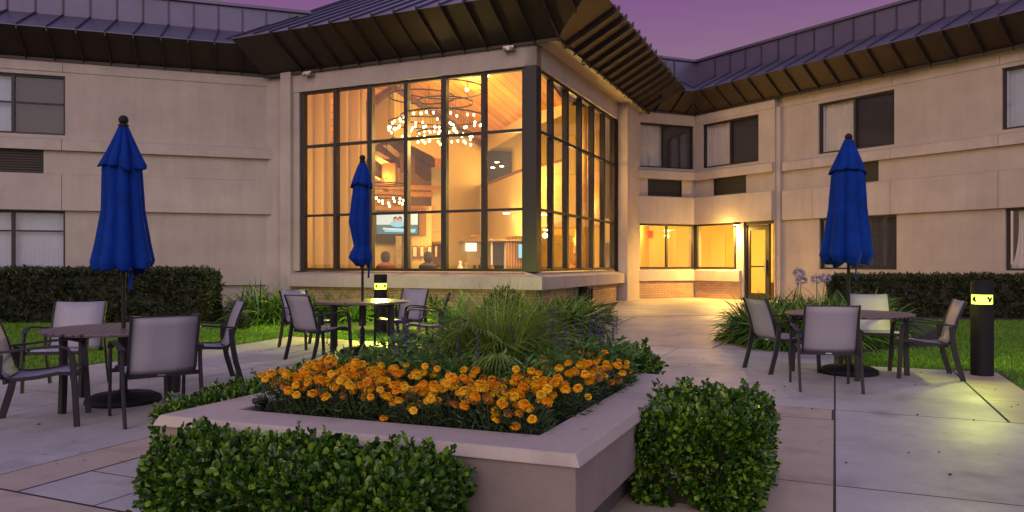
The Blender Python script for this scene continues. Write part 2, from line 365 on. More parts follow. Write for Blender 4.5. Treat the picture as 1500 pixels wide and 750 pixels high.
def leaf_arrays(P, D, Ln, Wd, fold=.25, rounded=False):
    """diamond leaves with a folded midrib: P base points, D directions"""
    P = np.asarray(P, float); D = np.asarray(D, float); D /= np.linalg.norm(D, axis=1)[:, None]+1e-9
    n = len(P); R = rng.normal(size=(n, 3)); A = np.cross(D, R); A /= np.linalg.norm(A, axis=1)[:, None]+1e-9
    U = np.cross(A, D); Ln = np.broadcast_to(Ln, n)[:, None]; Wd = np.broadcast_to(Wd, n)[:, None]
    tip = P + D*Ln; l = P + D*Ln*.5 + A*Wd*.5 + U*Wd*fold; r = P + D*Ln*.5 - A*Wd*.5 + U*Wd*fold
    V = np.stack([P, l, tip, r], 1).reshape(-1, 3)
    if rounded:      # oval leaf, widest past the middle
        l2 = P + D*Ln*.80 + A*Wd*.42 + U*Wd*fold*.8; r2 = P + D*Ln*.80 - A*Wd*.42 + U*Wd*fold*.8
        l = P + D*Ln*.38 + A*Wd*.42 + U*Wd*fold*.7; r = P + D*Ln*.38 - A*Wd*.42 + U*Wd*fold*.7
        tip = P + D*Ln - U*Wd*.12; V = np.stack([P, l, l2, tip, r2, r], 1).reshape(-1, 3); b = np.arange(n)*6
        return V, np.concatenate([np.stack([b, b+1, b+2], 1), np.stack([b, b+2, b+3], 1), np.stack([b, b+3, b+4], 1), np.stack([b, b+4, b+5], 1)])
    b = np.arange(n)*4; Fc = np.concatenate([np.stack([b, b+1, b+2], 1), np.stack([b, b+2, b+3], 1)])
    return V, Fc
def blade_arrays(P, D0, Ln, Wd, droop, seg=5):
    """arching strap blades: base P, start direction D0, each bends towards the ground"""
    P = np.asarray(P, float); D = np.asarray(D0, float); D /= np.linalg.norm(D, axis=1)[:, None]
    n = len(P); Ln = np.broadcast_to(Ln, n)[:, None]; Wd = np.broadcast_to(Wd, n)[:, None]; droop = np.broadcast_to(droop, n)[:, None]
    side = np.cross(D, np.array([0, 0, 1.0])); sl = np.linalg.norm(side, axis=1)[:, None]
    side = np.where(sl > 1e-3, side/(sl+1e-9), np.array([1.0, 0, 0]))
    side = side + rng.normal(0, .35, (n, 3)); side /= np.linalg.norm(side, axis=1)[:, None]
    cur = P.copy(); d = D.copy(); rows = []
    for i in range(seg+1):
        t = i/seg; w = Wd*.5*(1-t**2.2)*(0.6+.4*min(1, t*4)) + .0006
        rows.append(cur - side*w); rows.append(cur + side*w)
        d = d + np.array([0, 0, -1.0])*droop/seg; d = d/np.linalg.norm(d, axis=1)[:, None]
        cur = cur + d*Ln/seg
    V = np.stack(rows, 1).reshape(-1, 3); k = 2*(seg+1); b = np.arange(n)*k
    Fc = np.concatenate([np.stack([b+2*i, b+2*i+1, b+2*i+3, b+2*i+2], 1) for i in range(seg)])
    return V, Fc

# ------------------------------------------------------------ ground
def G(x, y):
    t = min(max((y-11.5)/4.5, 0), 1); return .12*t*t*(3-2*t)
def grid_sheet(name, corners, nx, ny, m, dz, thick=0):
    (a, b, c, d) = [Vector((*p, 0)) for p in corners]; V = []; Fc = []
    for j in range(ny+1):
        for i in range(nx+1):
            s, t = i/nx, j/ny; p = (a*(1-s)+b*s)*(1-t) + (d*(1-s)+c*s)*t
            V.append((p.x, p.y, G(p.x, p.y)+dz))
    for j in range(ny):
        for i in range(nx):
            k = j*(nx+1)+i; Fc.append((k, k+1, k+nx+2, k+nx+1))
    return V, Fc
ys = [-300, -5, 11.5] + [11.5+.5*i for i in range(1, 10)] + [40, 900]; xs = [-600, -20, 0, 20, 600]
V = [(x, y, G(x, y)) for y in ys for x in xs]
Fc = [(j*5+i, j*5+i+1, j*5+i+6, j*5+i+5) for j in range(len(ys)-1) for i in range(4)]
struct(raw_mesh('ground', V, Fc, ['turf']))
def slabs(name, m, quads, nsub=1, dz=.006):
    V = []; Fc = []
    for q in quads:
        v, f = grid_sheet('', q, 12, nsub, m, dz); k = len(V); V += v; Fc += [tuple(a+k for a in g) for g in f]
    return struct(raw_mesh(name, V, Fc, [m]))
def rect(u0, u1, v0, v1, g=.005): return [uv(u0+g, v0+g), uv(u0+g, v1-g), uv(u1-g, v1-g), uv(u1-g, v0+g)]
V, Fc = [], []
for q in ([uv(-6, -8.72), uv(-6, 6), uv(7.15, 6), uv(7.15, -8.72)], [uv(7.15, -8.72), uv(7.15, 1.78), uv(10.4, 1.78), uv(10.4, -8.72)],
          [uv(10.4, -4.3), uv(10.4, -.6), uv(11.6, -.6), uv(11.6, -4.3)]):
    v, f = grid_sheet('', q, 30, 40, '', .003); k = len(V); V += v; Fc += [tuple(a+k for a in g_) for g_ in f]
struct(raw_mesh('patio_joints', V, Fc, ['sealant']))
Q = []
for u0, u1 in ((-6, -2.2), (-2.2, 0), (0, 2.30), (2.74, 5.0), (5.0, 7.4), (7.4, 9.75)):
    for v0, v1 in ((-8.7, -6.6), (-6.6, -4.69)): Q.append(rect(u0, u1, v0, v1))
for u0, u1 in ((2.74, 3.2), (3.2, 4.72), (4.72, 6.68)):
    for v0, v1 in ((-4.25, -3.63), (-3.63, -2.2)): Q.append(rect(u0, u1, v0, v1))
for u0, u1 in ((7.15, 9.4), (9.4, 11.58)): 
    for v0, v1 in ((-4.25, -2.2), (-2.2, -.004)): Q.append(rect(u0, u1, v0, v1))
for u0, u1 in ((-6, -2.2), (-2.2, 0), (0, 2.30), (2.32, 4.72), (4.72, 7.15)):
    for v0, v1 in ((0, 3.2), (3.2, 6)): Q.append(rect(u0, u1, v0, v1, .006))
Q += [rect(7.15, 10.38, 0, 1.30, .008)]
slabs('patio', 'conc', Q, 12)
Q = [rect(u0, u1, -4.69, -4.26) for u0, u1 in ((2.74, 5.2), (5.2, 7.6), (7.6, 9.75))]
Q += [rect(2.30, 2.73, v0, v1) for v0, v1 in ((-8.7, -6.6), (-6.6, -4.7), (-4.68, -2.2), (-2.2, -.02))]
Q += [rect(u0, u1, -1.6, -.004) for u0, u1 in ((2.74, 4.72), (4.72, 6.68))]
Q += [rect(6.68, 7.15, v0, v1) for v0, v1 in ((-4.25, -2.2), (-2.2, -.02))]
Q += [rect(u0, u1, 1.31, 1.77) for u0, u1 in ((7.16, 8.25), (8.25, 9.35), (9.35, 10.38))]
Q += [rect(u0, u1, v0, v1) for u0, u1 in ((-6, 0), (0, 2.3)) for v0, v1 in ((-4.68, -2.2), (-2.2, -.02))]
Q += [rect(9.75, 10.3, v0, v1) for v0, v1 in ((-8.7, -6.6), (-6.6, -4.3))]
slabs('patio_band', 'conc_tan', Q, 12)
g = .012
slabs('path_base', 'sealant', [[uv(11.55, -4.7), uv(11.55, -.9), (9.0, 21.5), (2.0, 17.5)]], 12, .003)
slabs('path', 'conc_path', [
    [uv(11.6, -3.72), uv(11.6, -1.73), (6.05, 17.15), (2.75, 16.4)],
    [uv(11.6, -4.6), uv(11.6, -3.735), (2.72, 16.4), (1.9, 16.15)],
    [uv(11.6, -1.70), uv(11.6, -.7), (7.2, 17.6), (6.09, 17.16)],
    [(1.6, 16.22), (7.6, 17.62), (10.2, 23.2), (1.6, 23.4)],
    [(1.6, 23.42), (10.2, 23.22), (10.2, 27.5), (1.6, 27.5)]], 12, .006)
# planting beds
def bed(poly, name='planting_bed'):
    mb = MB(); mb.prism(poly, -.2, .0, 'soil')
    mb.v = [(x, y, (G(x, y)+.012) if z == 0 else z) for x, y, z in mb.v]; return struct(mb.build(name))
bed([(-6.6, 14.7), (-4.3, 14.3), (-2.2, 13.4), (-.6, 12.3), (.6, 11.9), (1.35, 12.1), (1.75, 14.0), (2.0, 16.2), (3.3, 22.8), (.6, 17.1), (-6.4, 20.3)])
bed([(-16, 13.7), (-6.4, 14.6), (-6.4, 20.2), (-16, 17)])
bed([(3.75, 12.0), (4.1, 11.2), (5.3, 10.9), (6.9, 11.6), (8.0, 13.6), (8.2, 22.2), (6.6, 17.2)])
bed([(8.1, 15.3), (15, 14.6), (15, 18.5), (8.2, 22.4)])

# grass blades on the two lawns
def in_poly(x, y, poly):
    r = np.zeros(len(x), bool); n = len(poly)
    for i in range(n):
        x0, y0 = poly[i]; x1, y1 = poly[(i+1) % n]
        c = ((y0 > y) != (y1 > y)) & (x < (x1-x0)*(y-y0)/(y1-y0+1e-12)+x0); r ^= c
    return r
def lawn(name, label, polys, dens, h):
    P = []
    for poly in polys:
        xs_ = [p[0] for p in poly]; ys_ = [p[1] for p in poly]
        n = int((max(xs_)-min(xs_))*(max(ys_)-min(ys_))*dens)
        x = rng.uniform(min(xs_), max(xs_), n); y = rng.uniform(min(ys_), max(ys_), n); k = in_poly(x, y, poly)
        P.append(np.stack([x[k], y[k]], 1))
    P = np.concatenate(P); z = np.array([G(a, b) for a, b in P]); n = len(P)
    B = np.column_stack([P, z-.003]); D = rng.normal(0, .45, (n, 3)); D[:, 2] = 1; D /= np.linalg.norm(D, axis=1)[:, None]
    hh = rng.uniform(.6, 1.3, n)[:, None]*h; a = rng.uniform(0, 6.28, n); s = np.column_stack([np.cos(a), np.sin(a), a*0])*.007
    V = np.stack([B-s, B+s, B+D*hh], 1).reshape(-1, 3); Fc = np.arange(3*n).reshape(-1, 3)
    return tag(raw_mesh(name, V, Fc, ['grass']), label, 'lawn', kind='stuff')
lawn('grass', 'short mown green lawn behind the left tables in front of the hotel wing',
     [[uv(10.32, -8.75), uv(10.32, -4.35), (-.3, 12.1), (-2.2, 13.4), (-4.3, 14.3), (-6.6, 14.7), (-12, 14.7)],
      [uv(2, -8.74), uv(10.32, -8.74), (-7, 14.7), (-14, 14.7), (-14, 6)]], 1700, .05)
lawn('grass', 'bright green lawn lit by the bollard light on the right of the patio',
     [[uv(10.42, .0), uv(10.42, 1.80), uv(7.0, 1.80), (9, 6.3), (14, 7), (14.5, 14.8), (8.2, 15.6), (8, 13.6), (6.9, 11.6), (5.3, 10.9)]], 1500, .045)

# ------------------------------------------------------------ the hotel
hotel = thing('hotel_building', 'two storey beige stucco hotel with a glass walled lobby and brown metal mansard roof', 'building')
class Wall:
    def __init__(s, o, d, n):
        s.o = Vector((*o, 0)); s.d = Vector((*d, 0)).normalized(); s.n = Vector((*n, 0)).normalized()
        s.rz = math.atan2(s.d.y, s.d.x); s.sg = 1 if Vector((-s.d.y, s.d.x, 0)).dot(s.n) > 0 else -1
    def box(s, mb, s0, s1, n0, n1, z0, z1, m='stucco'): mb.box(s0, s1, s.sg*n0, s.sg*n1, z0, z1, m)
    def build(s, mb, name, parent=hotel, **k): return mb.build(name, parent, s.o, s.rz, **k)
    def s_at(s, px, n=0):
        o = s.o + s.n*n; k = (px-750)/F
        return (k*o.y-o.x)/(s.d.x-k*s.d.y)
    def p(s, a, n=0, z=0): return s.o + s.d*a + s.n*n + Vector((0, 0, z))
W1 = Wall((-6.42, 20.4), (-.950, -.312), (.312, -.950))
LL = Wall((.564, 17.03), (-.917, .399), (-.399, -.917))
LR = Wall((.564, 17.03), (.399, .917), (.917, -.399))
WP = Wall((3.98, 24.7), (.930, .366), (.366, -.930))
WQ = Wall((6.31, 25.6), (.575, -.818), (-.818, -.575))
WR = Wall((8.14+.18, 22.99+.126), (.575, -.818), (-.818, -.575))
ZE = 6.45
def holed(w, s0, s1, z0, z1, holes, m, n0=-.28, n1=0, name='wall'):
    S_ = sorted({s0, s1, *[h[0] for h in holes], *[h[1] for h in holes]}); Z_ = sorted({z0, z1, *[h[2] for h in holes], *[h[3] for h in holes]})
    mb = MB()
    # merge cells in each column so few seams show
    for a, b in zip(S_, S_[1:]):
        z = z0; run = None
        for c, d in zip(Z_, Z_[1:]):
            mid = ((a+b)/2, (c+d)/2)
            solid = not any(h[0] < mid[0] < h[1] and h[2] < mid[1] < h[3] for h in holes)
            if solid: run = (run[0], d) if run else (c, d)
            if (not solid or d == Z_[-1]) and run: w.box(mb, a, b, n0, n1, run[0], run[1], m); run = None
    return w.build(mb, name)
def ledge(w, s0, s1, z0, z1, proud=.12, m='trim', slope=.05, name='ledge', joints=()):
    mb = MB(); y = w.sg
    cuts = [s0] + [j for j in sorted(joints) if s0 < j < s1] + [s1]
    for i, (a, b) in enumerate(zip(cuts, cuts[1:])):
        a2 = a + (.006 if i else 0); b2 = b - (.006 if i < len(cuts)-2 else 0)
        P = [(a2, .003*y, z0), (b2, .003*y, z0), (b2, proud*y, z0), (a2, proud*y, z0), (a2, .003*y, z1), (b2, .003*y, z1), (b2, proud*y, z1-slope), (a2, proud*y, z1-slope)]
        mb.add(P, [(0,3,2,1),(4,5,6,7),(0,1,5,4),(1,2,6,5),(2,3,7,6),(3,0,4,7)], m)
    return w.build(mb, name)
def window(w, s0, s1, z0, z1, kinds, splits=None, transom=None, deep=.10, lab=None, glass='glass_dark'):
    """frame set in the opening, glass, and what hangs behind each sash"""
    fr = MB(); t = .055; n0, n1 = -deep-.06, -deep+.03
    w.box(fr, s0, s1, n0, n1, z0, z0+t, 'bronze'); w.box(fr, s0, s1, n0, n1, z1-t, z1, 'bronze')
    w.box(fr, s0, s0+t, n0, n1, z0+t, z1-t, 'bronze'); w.box(fr, s1-t, s1, n0, n1, z0+t, z1-t, 'bronze')
    k = len(kinds); splits = splits or [i/k for i in range(1, k)]
    xs_ = [s0+t] + [s0+(s1-s0)*q for q in splits] + [s1-t]
    for x in xs_[1:-1]: w.box(fr, x-.035, x+.035, n0, n1-.005, z0+t, z1-t, 'bronze')
    if transom: w.box(fr, s0+t, s1-t, n0+.01, n1-.02, z0+(z1-z0)*transom-.02, z0+(z1-z0)*transom+.02, 'bronze')
    f = w.build(fr, 'window')
    if lab: f['label'] = lab
    inv = f.matrix_world
    g_ = MB(); w.box(g_, s0+t, s1-t, -deep-.025, -deep-.015, z0+t, z1-t, glass); o = g_.build('glass', f)
    for kd, a, b in zip(kinds, xs_, xs_[1:]):
        if not kd: continue
        bl = MB(); sg = w.sg
        if kd in ('blind_light', 'blind_blue'):   # softly folded drape
            nn = 26
            for i in range(nn):
                xa, xb = a+(b-a)*i/nn, a+(b-a)*(i+1)/nn; da, db = [-deep-.12-.012*sin(q*2.6)*(1 if kd == 'blind_light' else .3) for q in (i, i+1)]
                bl.add([(xa, da*sg, z0), (xb, db*sg, z0), (xb, db*sg, z1), (xa, da*sg, z1)], [(0,1,2,3)], kd)
        else: w.box(bl, a, b, -deep-.10, -deep-.09, z0, z1, kd)
        bl.build('blind', f)
    return f
def vent(w, s0, s1, z0, z1):
    mb = MB(); w.box(mb, s0, s1, -.14, -.10, z0, z1, 'grille')
    n = 9
    for i in range(n):
        z = z0+(z1-z0)*(i+.5)/n; w.box(mb, s0+.02, s1-.02, -.10, -.05, z-.008, z+.008, 'grille')
    for a, b in ((s0, s0+.03), (s1-.03, s1)): w.box(mb, a, b, -.10, -.02, z0, z1, 'bronze')
    return w.build(mb, 'vent_grille')
zw0, zw1 = 4.54, 6.04; vz0, vz1 = 3.57, 4.15; lz0, lz1 = 1.13, 2.63
# left wing
jl = [W1.s_at(92), W1.s_at(92)+3.6]
a0 = W1.s_at(95.5); v1_ = W1.s_at(64)
hl = [(a0, a0+2.6, zw0, zw1), (a0, a0+2.6, lz0, lz1), (v1_, v1_+1.6, vz0, vz1)]
holed(W1, .0, 9.5, .72, ZE, hl, 'stucco')
mb = MB(); W1.box(mb, 0, 9.5, -.28, -.12, 0, .72); W1.build(mb, 'plinth')
ledge(W1, .02, 9.5, 4.15, 4.46, joints=jl); ledge(W1, .02, 9.5, 2.64, 3.57, joints=jl, slope=.03)
ledge(W1, .02, 9.5, 6.14, ZE, proud=.022, slope=.0, name='frieze', joints=jl)
mb = MB(); W1.box(mb, .02, 9.5, .0, .02, .72, .96, 'trim'); W1.build(mb, 'sill_band')
sp_ = 1-(W1.s_at(17.5)-a0)/2.6
q = (W1.s_at(17.5)-a0)/2.6
window(W1, a0, a0+2.6, zw0, zw1, ['blind_dark', 'blind_blue'], [q], .53, lab='upper dark framed sliding window at the left edge with one pale blind')
window(W1, a0, a0+2.6, lz0, lz1, ['blind_blue', 'blind_blue'], [q], .66, lab='lower sliding window at the left edge with grey blue blinds')
vent(W1, v1_, v1_+1.6, vz0, vz1)
# pilasters where the wing meets the lobby
mb = MB(); W1.box(mb, -.30, -.02, -.25, .13, 0, ZE, 'trim'); W1.build(mb, 'pilaster')
mb = MB(); LL.box(mb, 7.0, 7.34, -.3, .10, 0, ZE-.05, 'trim'); LL.build(mb, 'pilaster')
mb = MB(); LR.box(mb, 6.98, 8.7, .0, .30, 0, ZE-.05, 'trim'); LR.build(mb, 'pilaster')
mb = MB(); LL.box(mb, 7.30, 8.2, -.6, -.10, 0, ZE-.1, 'trim'); LL.build(mb, 'wall')  # hidden box added behind the pilasters to block light leaking from inside
# lobby walls: header, sill, brick base
WZ0, WZ1 = 1.11, 5.86
for w, s1 in ((LL, 7.0), (LR, 6.98)):
    mb = MB(); c0 = -.25 if w is LL else .0
    w.box(mb, c0*0, s1, -.3, 0, WZ1+.002, ZE, 'stucco'); w.build(mb, 'header')
    mb = MB(); y = w.sg
    a = -.12 if w is LL else .0
    P = [(0, -.3), (s1 if w is LL else 6.9, -.3)]
    def sl(e0, e1, n, z): return [(e0, n*y, z), (e1, n*y, z)]
    # mitred sill band, proud of the brick
    e0 = -.22; lo = sl(0, s1, -.3, .70) + [(s1, .22*y, .70), (e0, .22*y, .70)]
    hi = sl(0, s1, -.3, WZ0-.002) + [(s1, .17*y, WZ0-.10), (e0+.05, .17*y, WZ0-.10)]
    lo[3] = (e0, .22*y, .70); hi[3] = (e0, .22*y, WZ0-.12); hi[2] = (s1, .22*y, WZ0-.12)
    mb.add(lo+hi, [(0,3,2,1),(4,5,6,7),(0,1,5,4),(1,2,6,5),(2,3,7,6),(3,0,4,7)], 'trim'); w.build(mb, 'sill_band')
    mb = MB(); w.box(mb, .0 if w is LL else 0.0, s1, -.28, .0, 0, .70, 'brick'); w.build(mb, 'brick_base')
mb = MB(); LL.box(mb, 6.5, 7.0, -.3, -.01, WZ0, WZ1, 'stucco')
LL.build(mb, 'jamb') if False else None
# lobby glazing
def curtain_wall(w, s0, s1, n, lab):
    fr = MB(); dep = .14; t = .05
    for i in range(n+1):
        x = s0+(s1-s0)*i/n; ww = .055 if i % 2 else .07
        w.box(fr, x-ww, x+ww, -dep-.08, -dep+.07, WZ0, WZ1, 'bronze')
    for z, h in ((WZ0+.035, .035), (2.57, .03), (4.41, .035), (WZ1-.03, .03)):
        w.box(fr, s0, s1, -dep-.05, -dep+.055, z-h, z+h, 'bronze')
    f = w.build(fr, 'lobby_window'); f['label'] = lab
    g_ = MB(); w.box(g_, s0, s1, -dep-.006, -dep+.006, WZ0+.02, WZ1-.02, 'glass'); g_.build('glass', f)
LLs0, LLs1 = LL.s_at(767), LL.s_at(441.5, -.05)
curtain_wall(LL, LLs0, LLs1, 6, 'wide lobby window wall of eighteen panes facing the planter')
curtain_wall(LR, .16, 6.86, 6, 'lobby window wall of narrow seeming panes on the doorway side')
mb = MB(); LL.box(mb, .0, LLs0-.03, -.30, .012, WZ0, WZ1, 'bronze'); LL.build(mb, 'corner_post')
mb = MB(); LL.box(mb, LLs1+.05, 7.0, -.3, -.02, WZ0, WZ1, 'stucco'); LL.build(mb, 'jamb')
# small soffit beyond the right lobby face
mb = MB(); LR.box(mb, -.05, 9.0, .0, .52, 6.37, 6.45, 'soffit'); LR.build(mb, 'soffit')
mb = MB()
for s_ in (2.2, 6.2): 
    c = LR.p(s_, .42, 6.36); mb.lathe([(.03, 6.35), (.03, 6.372)], 'black', 8, (c.x, c.y))
mb.build('soffit_vent', hotel)
# P and Q walls by the door
wa = WP.s_at(929.5); wb_ = WP.s_at(1016.5); qa = WQ.s_at(1029); qb = WQ.s_at(1111)
va, vb = WP.s_at(949), WP.s_at(999); vc, vd = WQ.s_at(1045), WQ.s_at(1093)
la, lb = WP.s_at(927), 2.45; lc, ld = .06, WQ.s_at(1078); da, db = WQ.s_at(1089), WQ.s_at(1134)
holed(WP, -.5, 2.51, .12, ZE, [(wa, wb_, zw0, zw1), (va, vb, vz0+.01, vz1), (la, lb, 1.13, 2.63)], 'stucco')
holed(WQ, 0.0, 3.19, .12, ZE, [(qa, qb, zw0, zw1), (vc, vd, vz0+.01, vz1), (lc, ld, 1.13, 2.63), (da, db, .12, 2.66)], 'stucco', n0=-.26, n1=-.002)
for w, e in ((WP, 2.44), (WQ, 3.19)):
    s0 = -.02 if w is WP else .075
    ledge(w, s0, e, 4.15, 4.46, .15); ledge(w, s0, e, 2.64, 3.57, .18, slope=.03); ledge(w, s0, e, 6.14, ZE, .022, slope=0, name='frieze')
    e2 = 2.4 if w is WP else WQ.s_at(1086)
    ledge(w, s0, e2, .72, 1.10, .12, slope=.04, name='sill_band')
    mb = MB(); w.box(mb, s0, e2, .0, .05, .08, .72, 'brick'); w.build(mb, 'brick_base')
window(WP, wa, wb_, zw0, zw1, ['blind_light', 'blind_dark'], lab='upper window nearest the lobby with pale curtain and dark screen')
window(WQ, qa, qb, zw0, zw1, ['blind_light', 'blind_dark'], [(WQ.s_at(1068)-qa)/(qb-qa)], lab='upper window above the glass door')
vent(WP, va, vb, vz0+.01, vz1); vent(WQ, vc, vd, vz0+.01, vz1)
window(WP, la, lb, 1.13, 2.63, [None, None], [(WP.s_at(976.5)-la)/(lb-la)], glass='glass', deep=.0, lab='bright corridor window with two panes left of the corner')
window(WQ, lc, ld, 1.13, 2.63, [None], glass='glass', deep=.0, lab='bright single corridor window between the corner and the door')
mb = MB(); WQ.box(mb, -.03, .07, -.05, .045, 1.13, 2.63, 'bronze'); WQ.build(mb, 'corner_post')
# the glass door
dr = MB(); D0, D1, DZ = da+.0, db-.0, 2.60
WQ.box(dr, D0, D0+.07, -.2, -.06, .12, DZ, 'bronze'); WQ.box(dr, D1-.07, D1, -.2, -.06, .12, DZ, 'bronze'); WQ.box(dr, D0, D1, -.2, -.06, DZ-.06, DZ+.05, 'bronze')
k = D0 + (D1-D0)*.74
WQ.box(dr, D0+.08, D0+.18, -.16, -.10, .14, DZ-.07, 'bronze'); WQ.box(dr, k-.10, k, -.16, -.10, .14, DZ-.07, 'bronze')
WQ.box(dr, D0+.18, k-.10, -.16, -.10, DZ-.24, DZ-.07, 'bronze'); WQ.box(dr, D0+.18, k-.10, -.16, -.10, .14, .36, 'bronze')
WQ.box(dr, k+.01, k+.06, -.18, -.08, .12, DZ-.06, 'bronze')
door = WQ.build(dr, 'door'); door['label'] = 'brown framed glass door with push bar under the wall light'
mb = MB(); WQ.box(mb, D0+.16, D1-.07, -.135, -.125, .2, DZ-.07, 'glass'); mb.build('glass', door)
mb = MB(); WQ.box(mb, D0+.17, k-.02, -.10, -.06, 1.18, 1.23, 'bronze'); mb.build('push_bar', door)
mb = MB(); WQ.box(mb, k-.09, k-.03, -.09, -.03, 1.0, 1.42, 'steel'); mb.build('handle', door)
# right wing
jr = [WR.s_at(1193), WR.s_at(1307), WR.s_at(1465)]; jr += [jr[2]+3]
ra, rb = WR.s_at(1198.5), WR.s_at(1310); rc = WR.s_at(1467.5); rd = WR.s_at(1250); re_ = WR.s_at(1287)
rf, rg, rh = WR.s_at(1200), WR.s_at(1313.5), WR.s_at(1472.5)
holed(WR, 0, 14, 0, ZE, [(ra, rb, zw0, zw1), (rc, rc+(rb-ra), zw0, zw1), (rd, re_, vz0+.01, vz1), (rf, rg, lz0, lz1), (rh, rh+(rg-rf), lz0, lz1)], 'stucco')
ledge(WR, .18, 14, 4.15, 4.46, .12, joints=jr); ledge(WR, .18, 14, 2.64, 3.57, .12, slope=.03, joints=jr); ledge(WR, .0, 14, 6.14, ZE, .022, slope=0, name='frieze', joints=jr)
mb = MB(); WR.box(mb, -.0, .14, .0, .15, 0, ZE-.3, 'trim'); WR.build(mb, 'pilaster')
window(WR, ra, rb, zw0, zw1, ['blind_light', 'blind_dark'], [(WR.s_at(1250)-ra)/(rb-ra)], lab='upper window above the right umbrella')
window(WR, rc, rc+(rb-ra), zw0, zw1, ['blind_blue', 'blind_dark'], lab='upper window at the right edge with pale bluish drape')
vent(WR, rd, re_, vz0+.01, vz1)
window(WR, rf, rg, lz0, lz1, ['blind_light', 'blind_dark'], [.42], lab='ground floor window half hidden by the right umbrella')
wl = window(WR, rh, rh+(rg-rf), lz0, lz1, [None, 'blind_dark'], lab='ground floor window at the right edge with a tied back drape')
mb = MB(); WR.box(mb, rh, rh+1.3, -.5, -.45, lz0-.2, lz1+.1, 'blind_dark'); mb.build('dark_room', wl)
mb = MB(); n = 24; sg = WR.sg
prev = None
for i in range(n+1):
    t = i/n; z = lz0+(lz1-lz0)*t; a = rh+.05+.05*sin(3*t)+.16*max(0, t-.1)**.5; b = rh+.42-.10*t+.10*(1-t)**2
    row = [(a+(b-a)*j/6, (-.2-.02*(j % 2))*sg, z) for j in range(7)]
    if prev: 
        for j in range(6): mb.add([prev[j], prev[j+1], row[j+1], row[j]], [(0,1,2,3)], 'blind_light')
    prev = row
mb.build('drape', wl)

# roofs: eave underside, metal slope with standing seams, parapet band
def strip(w, s0, s1, wo, rise, wi, zi, ztop, sp, c0=None, c1=None, m0=0, m1=0, base=0, sep=.63, fin=.10, back=8, z0=ZE):
    """c0/c1 concave clip slopes at ends, m0/m1 mitre slopes (convex)"""
    def pt(a, n, z, end=None):
        k = m0 if end == 0 else (m1 if end == 1 else 0)
        return w.p(a + k*n*(-1 if end == 0 else 1), n+base, z)
    ze = z0+rise
    mb = MB(); A, B, C_, D = pt(s0, 0, z0, 0), pt(s1, 0, z0, 1), pt(s1, wo, ze, 1), pt(s0, wo, ze, 0)
    mb.add([A, B, C_, D], [(0,1,2,3)], 'eave')
    # shadow batten along the wall head
    mb.beam(A + w.n*.03 - Vector((0,0,.03)), B + w.n*.03 - Vector((0,0,.03)), .06, .07, 'eave_rib')
    # seams below
    nr = int((s1-s0)/sep)+1
    for i in range(nr+1):
        a = sp + sep*i
        if a > s1 + (m1*wo if m1 > 0 else 0) or a < s0 - (m0*wo if m0 > 0 else 0): continue
        wmin, wmax = 0, wo+(.10 if wo > 1 else .02)
        if c0 is not None: wmax = min(wmax, (a-c0[0])*c0[1])
        if c1 is not None: wmax = min(wmax, (c1[0]-a)*c1[1])
        if a > s1 and m1: wmin = (a-s1)/m1
        if a < s0 and m0: wmin = (s0-a)/m0
        if wmax <= wmin+.04: continue
        up = Vector((0,0,-1))*fin
        p0, p1 = w.p(a, wmin+base, z0+rise*wmin/wo), w.p(a, wmax+base, z0+rise*wmax/wo)
        h = w.d*.016; mb.add([p0-h, p1-h, p1-h+up, p0-h+up*.9, p0+h, p1+h, p1+h+up, p0+h+up*.9], [(0,1,2,3),(7,6,5,4),(0,4,5,1),(1,5,6,2),(2,6,7,3),(3,7,4,0)], 'eave_rib')
    o1 = mb.build('eave', hotel)
    mb = MB()
    E0, E1 = pt(s0, wo, ze+.02, 0), pt(s1, wo, ze+.02, 1); K0, K1 = pt(s0, wi, zi, 0), pt(s1, wi, zi, 1)
    mb.add([E0, E1, K1, K0], [(0,1,2,3)], 'roof')
    mb.add([D, C_, E1, E0], [(0,1,2,3)], 'roof')
    if ztop:
        T0, T1 = K0+Vector((0,0,ztop-zi)), K1+Vector((0,0,ztop-zi)); mb.add([K0, K1, T1, T0], [(0,1,2,3)], 'roof')
        b0, b1 = T0-w.n*back, T1-w.n*back; mb.add([T0, T1, b1, b0], [(0,1,2,3)], 'roof')
        mb.beam(T0+w.n*.02, T1+w.n*.02, .14, .08, 'roof')
    for i in range(-2, nr+3):
        a = sp + sep*i
        if a > s1 + (m1*wo if m1 > 0 else 0) or a < s0 - (m0*wo if m0 > 0 else 0): continue
        n0_, n1_ = wo, wi
        if m0 < 0: n0_ = min(n0_, (a-s0)/-m0)
        if m1 < 0: n0_ = min(n0_, (s1-a)/-m1)
        if n0_ < n1_+.05: continue
        if a > s1 and m1: n1_ = (a-s1)/m1
        if a < s0 and m0: n1_ = (s0-a)/m0
        if m1 and wi < 0 and a > s1 + m1*wi and a <= s1: n1_ = max(wi, (a-s1)/m1) 
        if m0 and wi < 0 and a < s0 - m0*wi and a >= s0: n1_ = max(wi, (s0-a)/m0)
        f = lambda n: ze+.02+(zi-ze-.02)*(wo-n)/(wo-wi)
        mb.beam(w.p(a, n0_+base, f(n0_)+.02), w.p(a, n1_+base, f(n1_)+.02), .03, .05, 'roof_rib')
        if ztop: mb.beam(w.p(a, wi+.02+base, zi), w.p(a, wi+.02+base, ztop), .04, .03, 'roof_rib', up=w.n)
    return mb.build('roof', hotel)
def half(n1, n2):   # tan of half the angle between two walls seen from outside (for concave clipping)
    c = n1.dot(n2); th = pi - math.acos(max(-1, min(1, c))); return math.tan(th/2)
RW = dict(wo=.82, rise=.56, wi=-.70, zi=7.78, ztop=8.5)
strip(W1, -.9, 11, sp=W1.s_at(203)-.63*6, c0=(-.15, half(W1.n, LL.n)), **RW)
LO = dict(wo=1.22, rise=.68, wi=-4.6, zi=10.1, ztop=None)
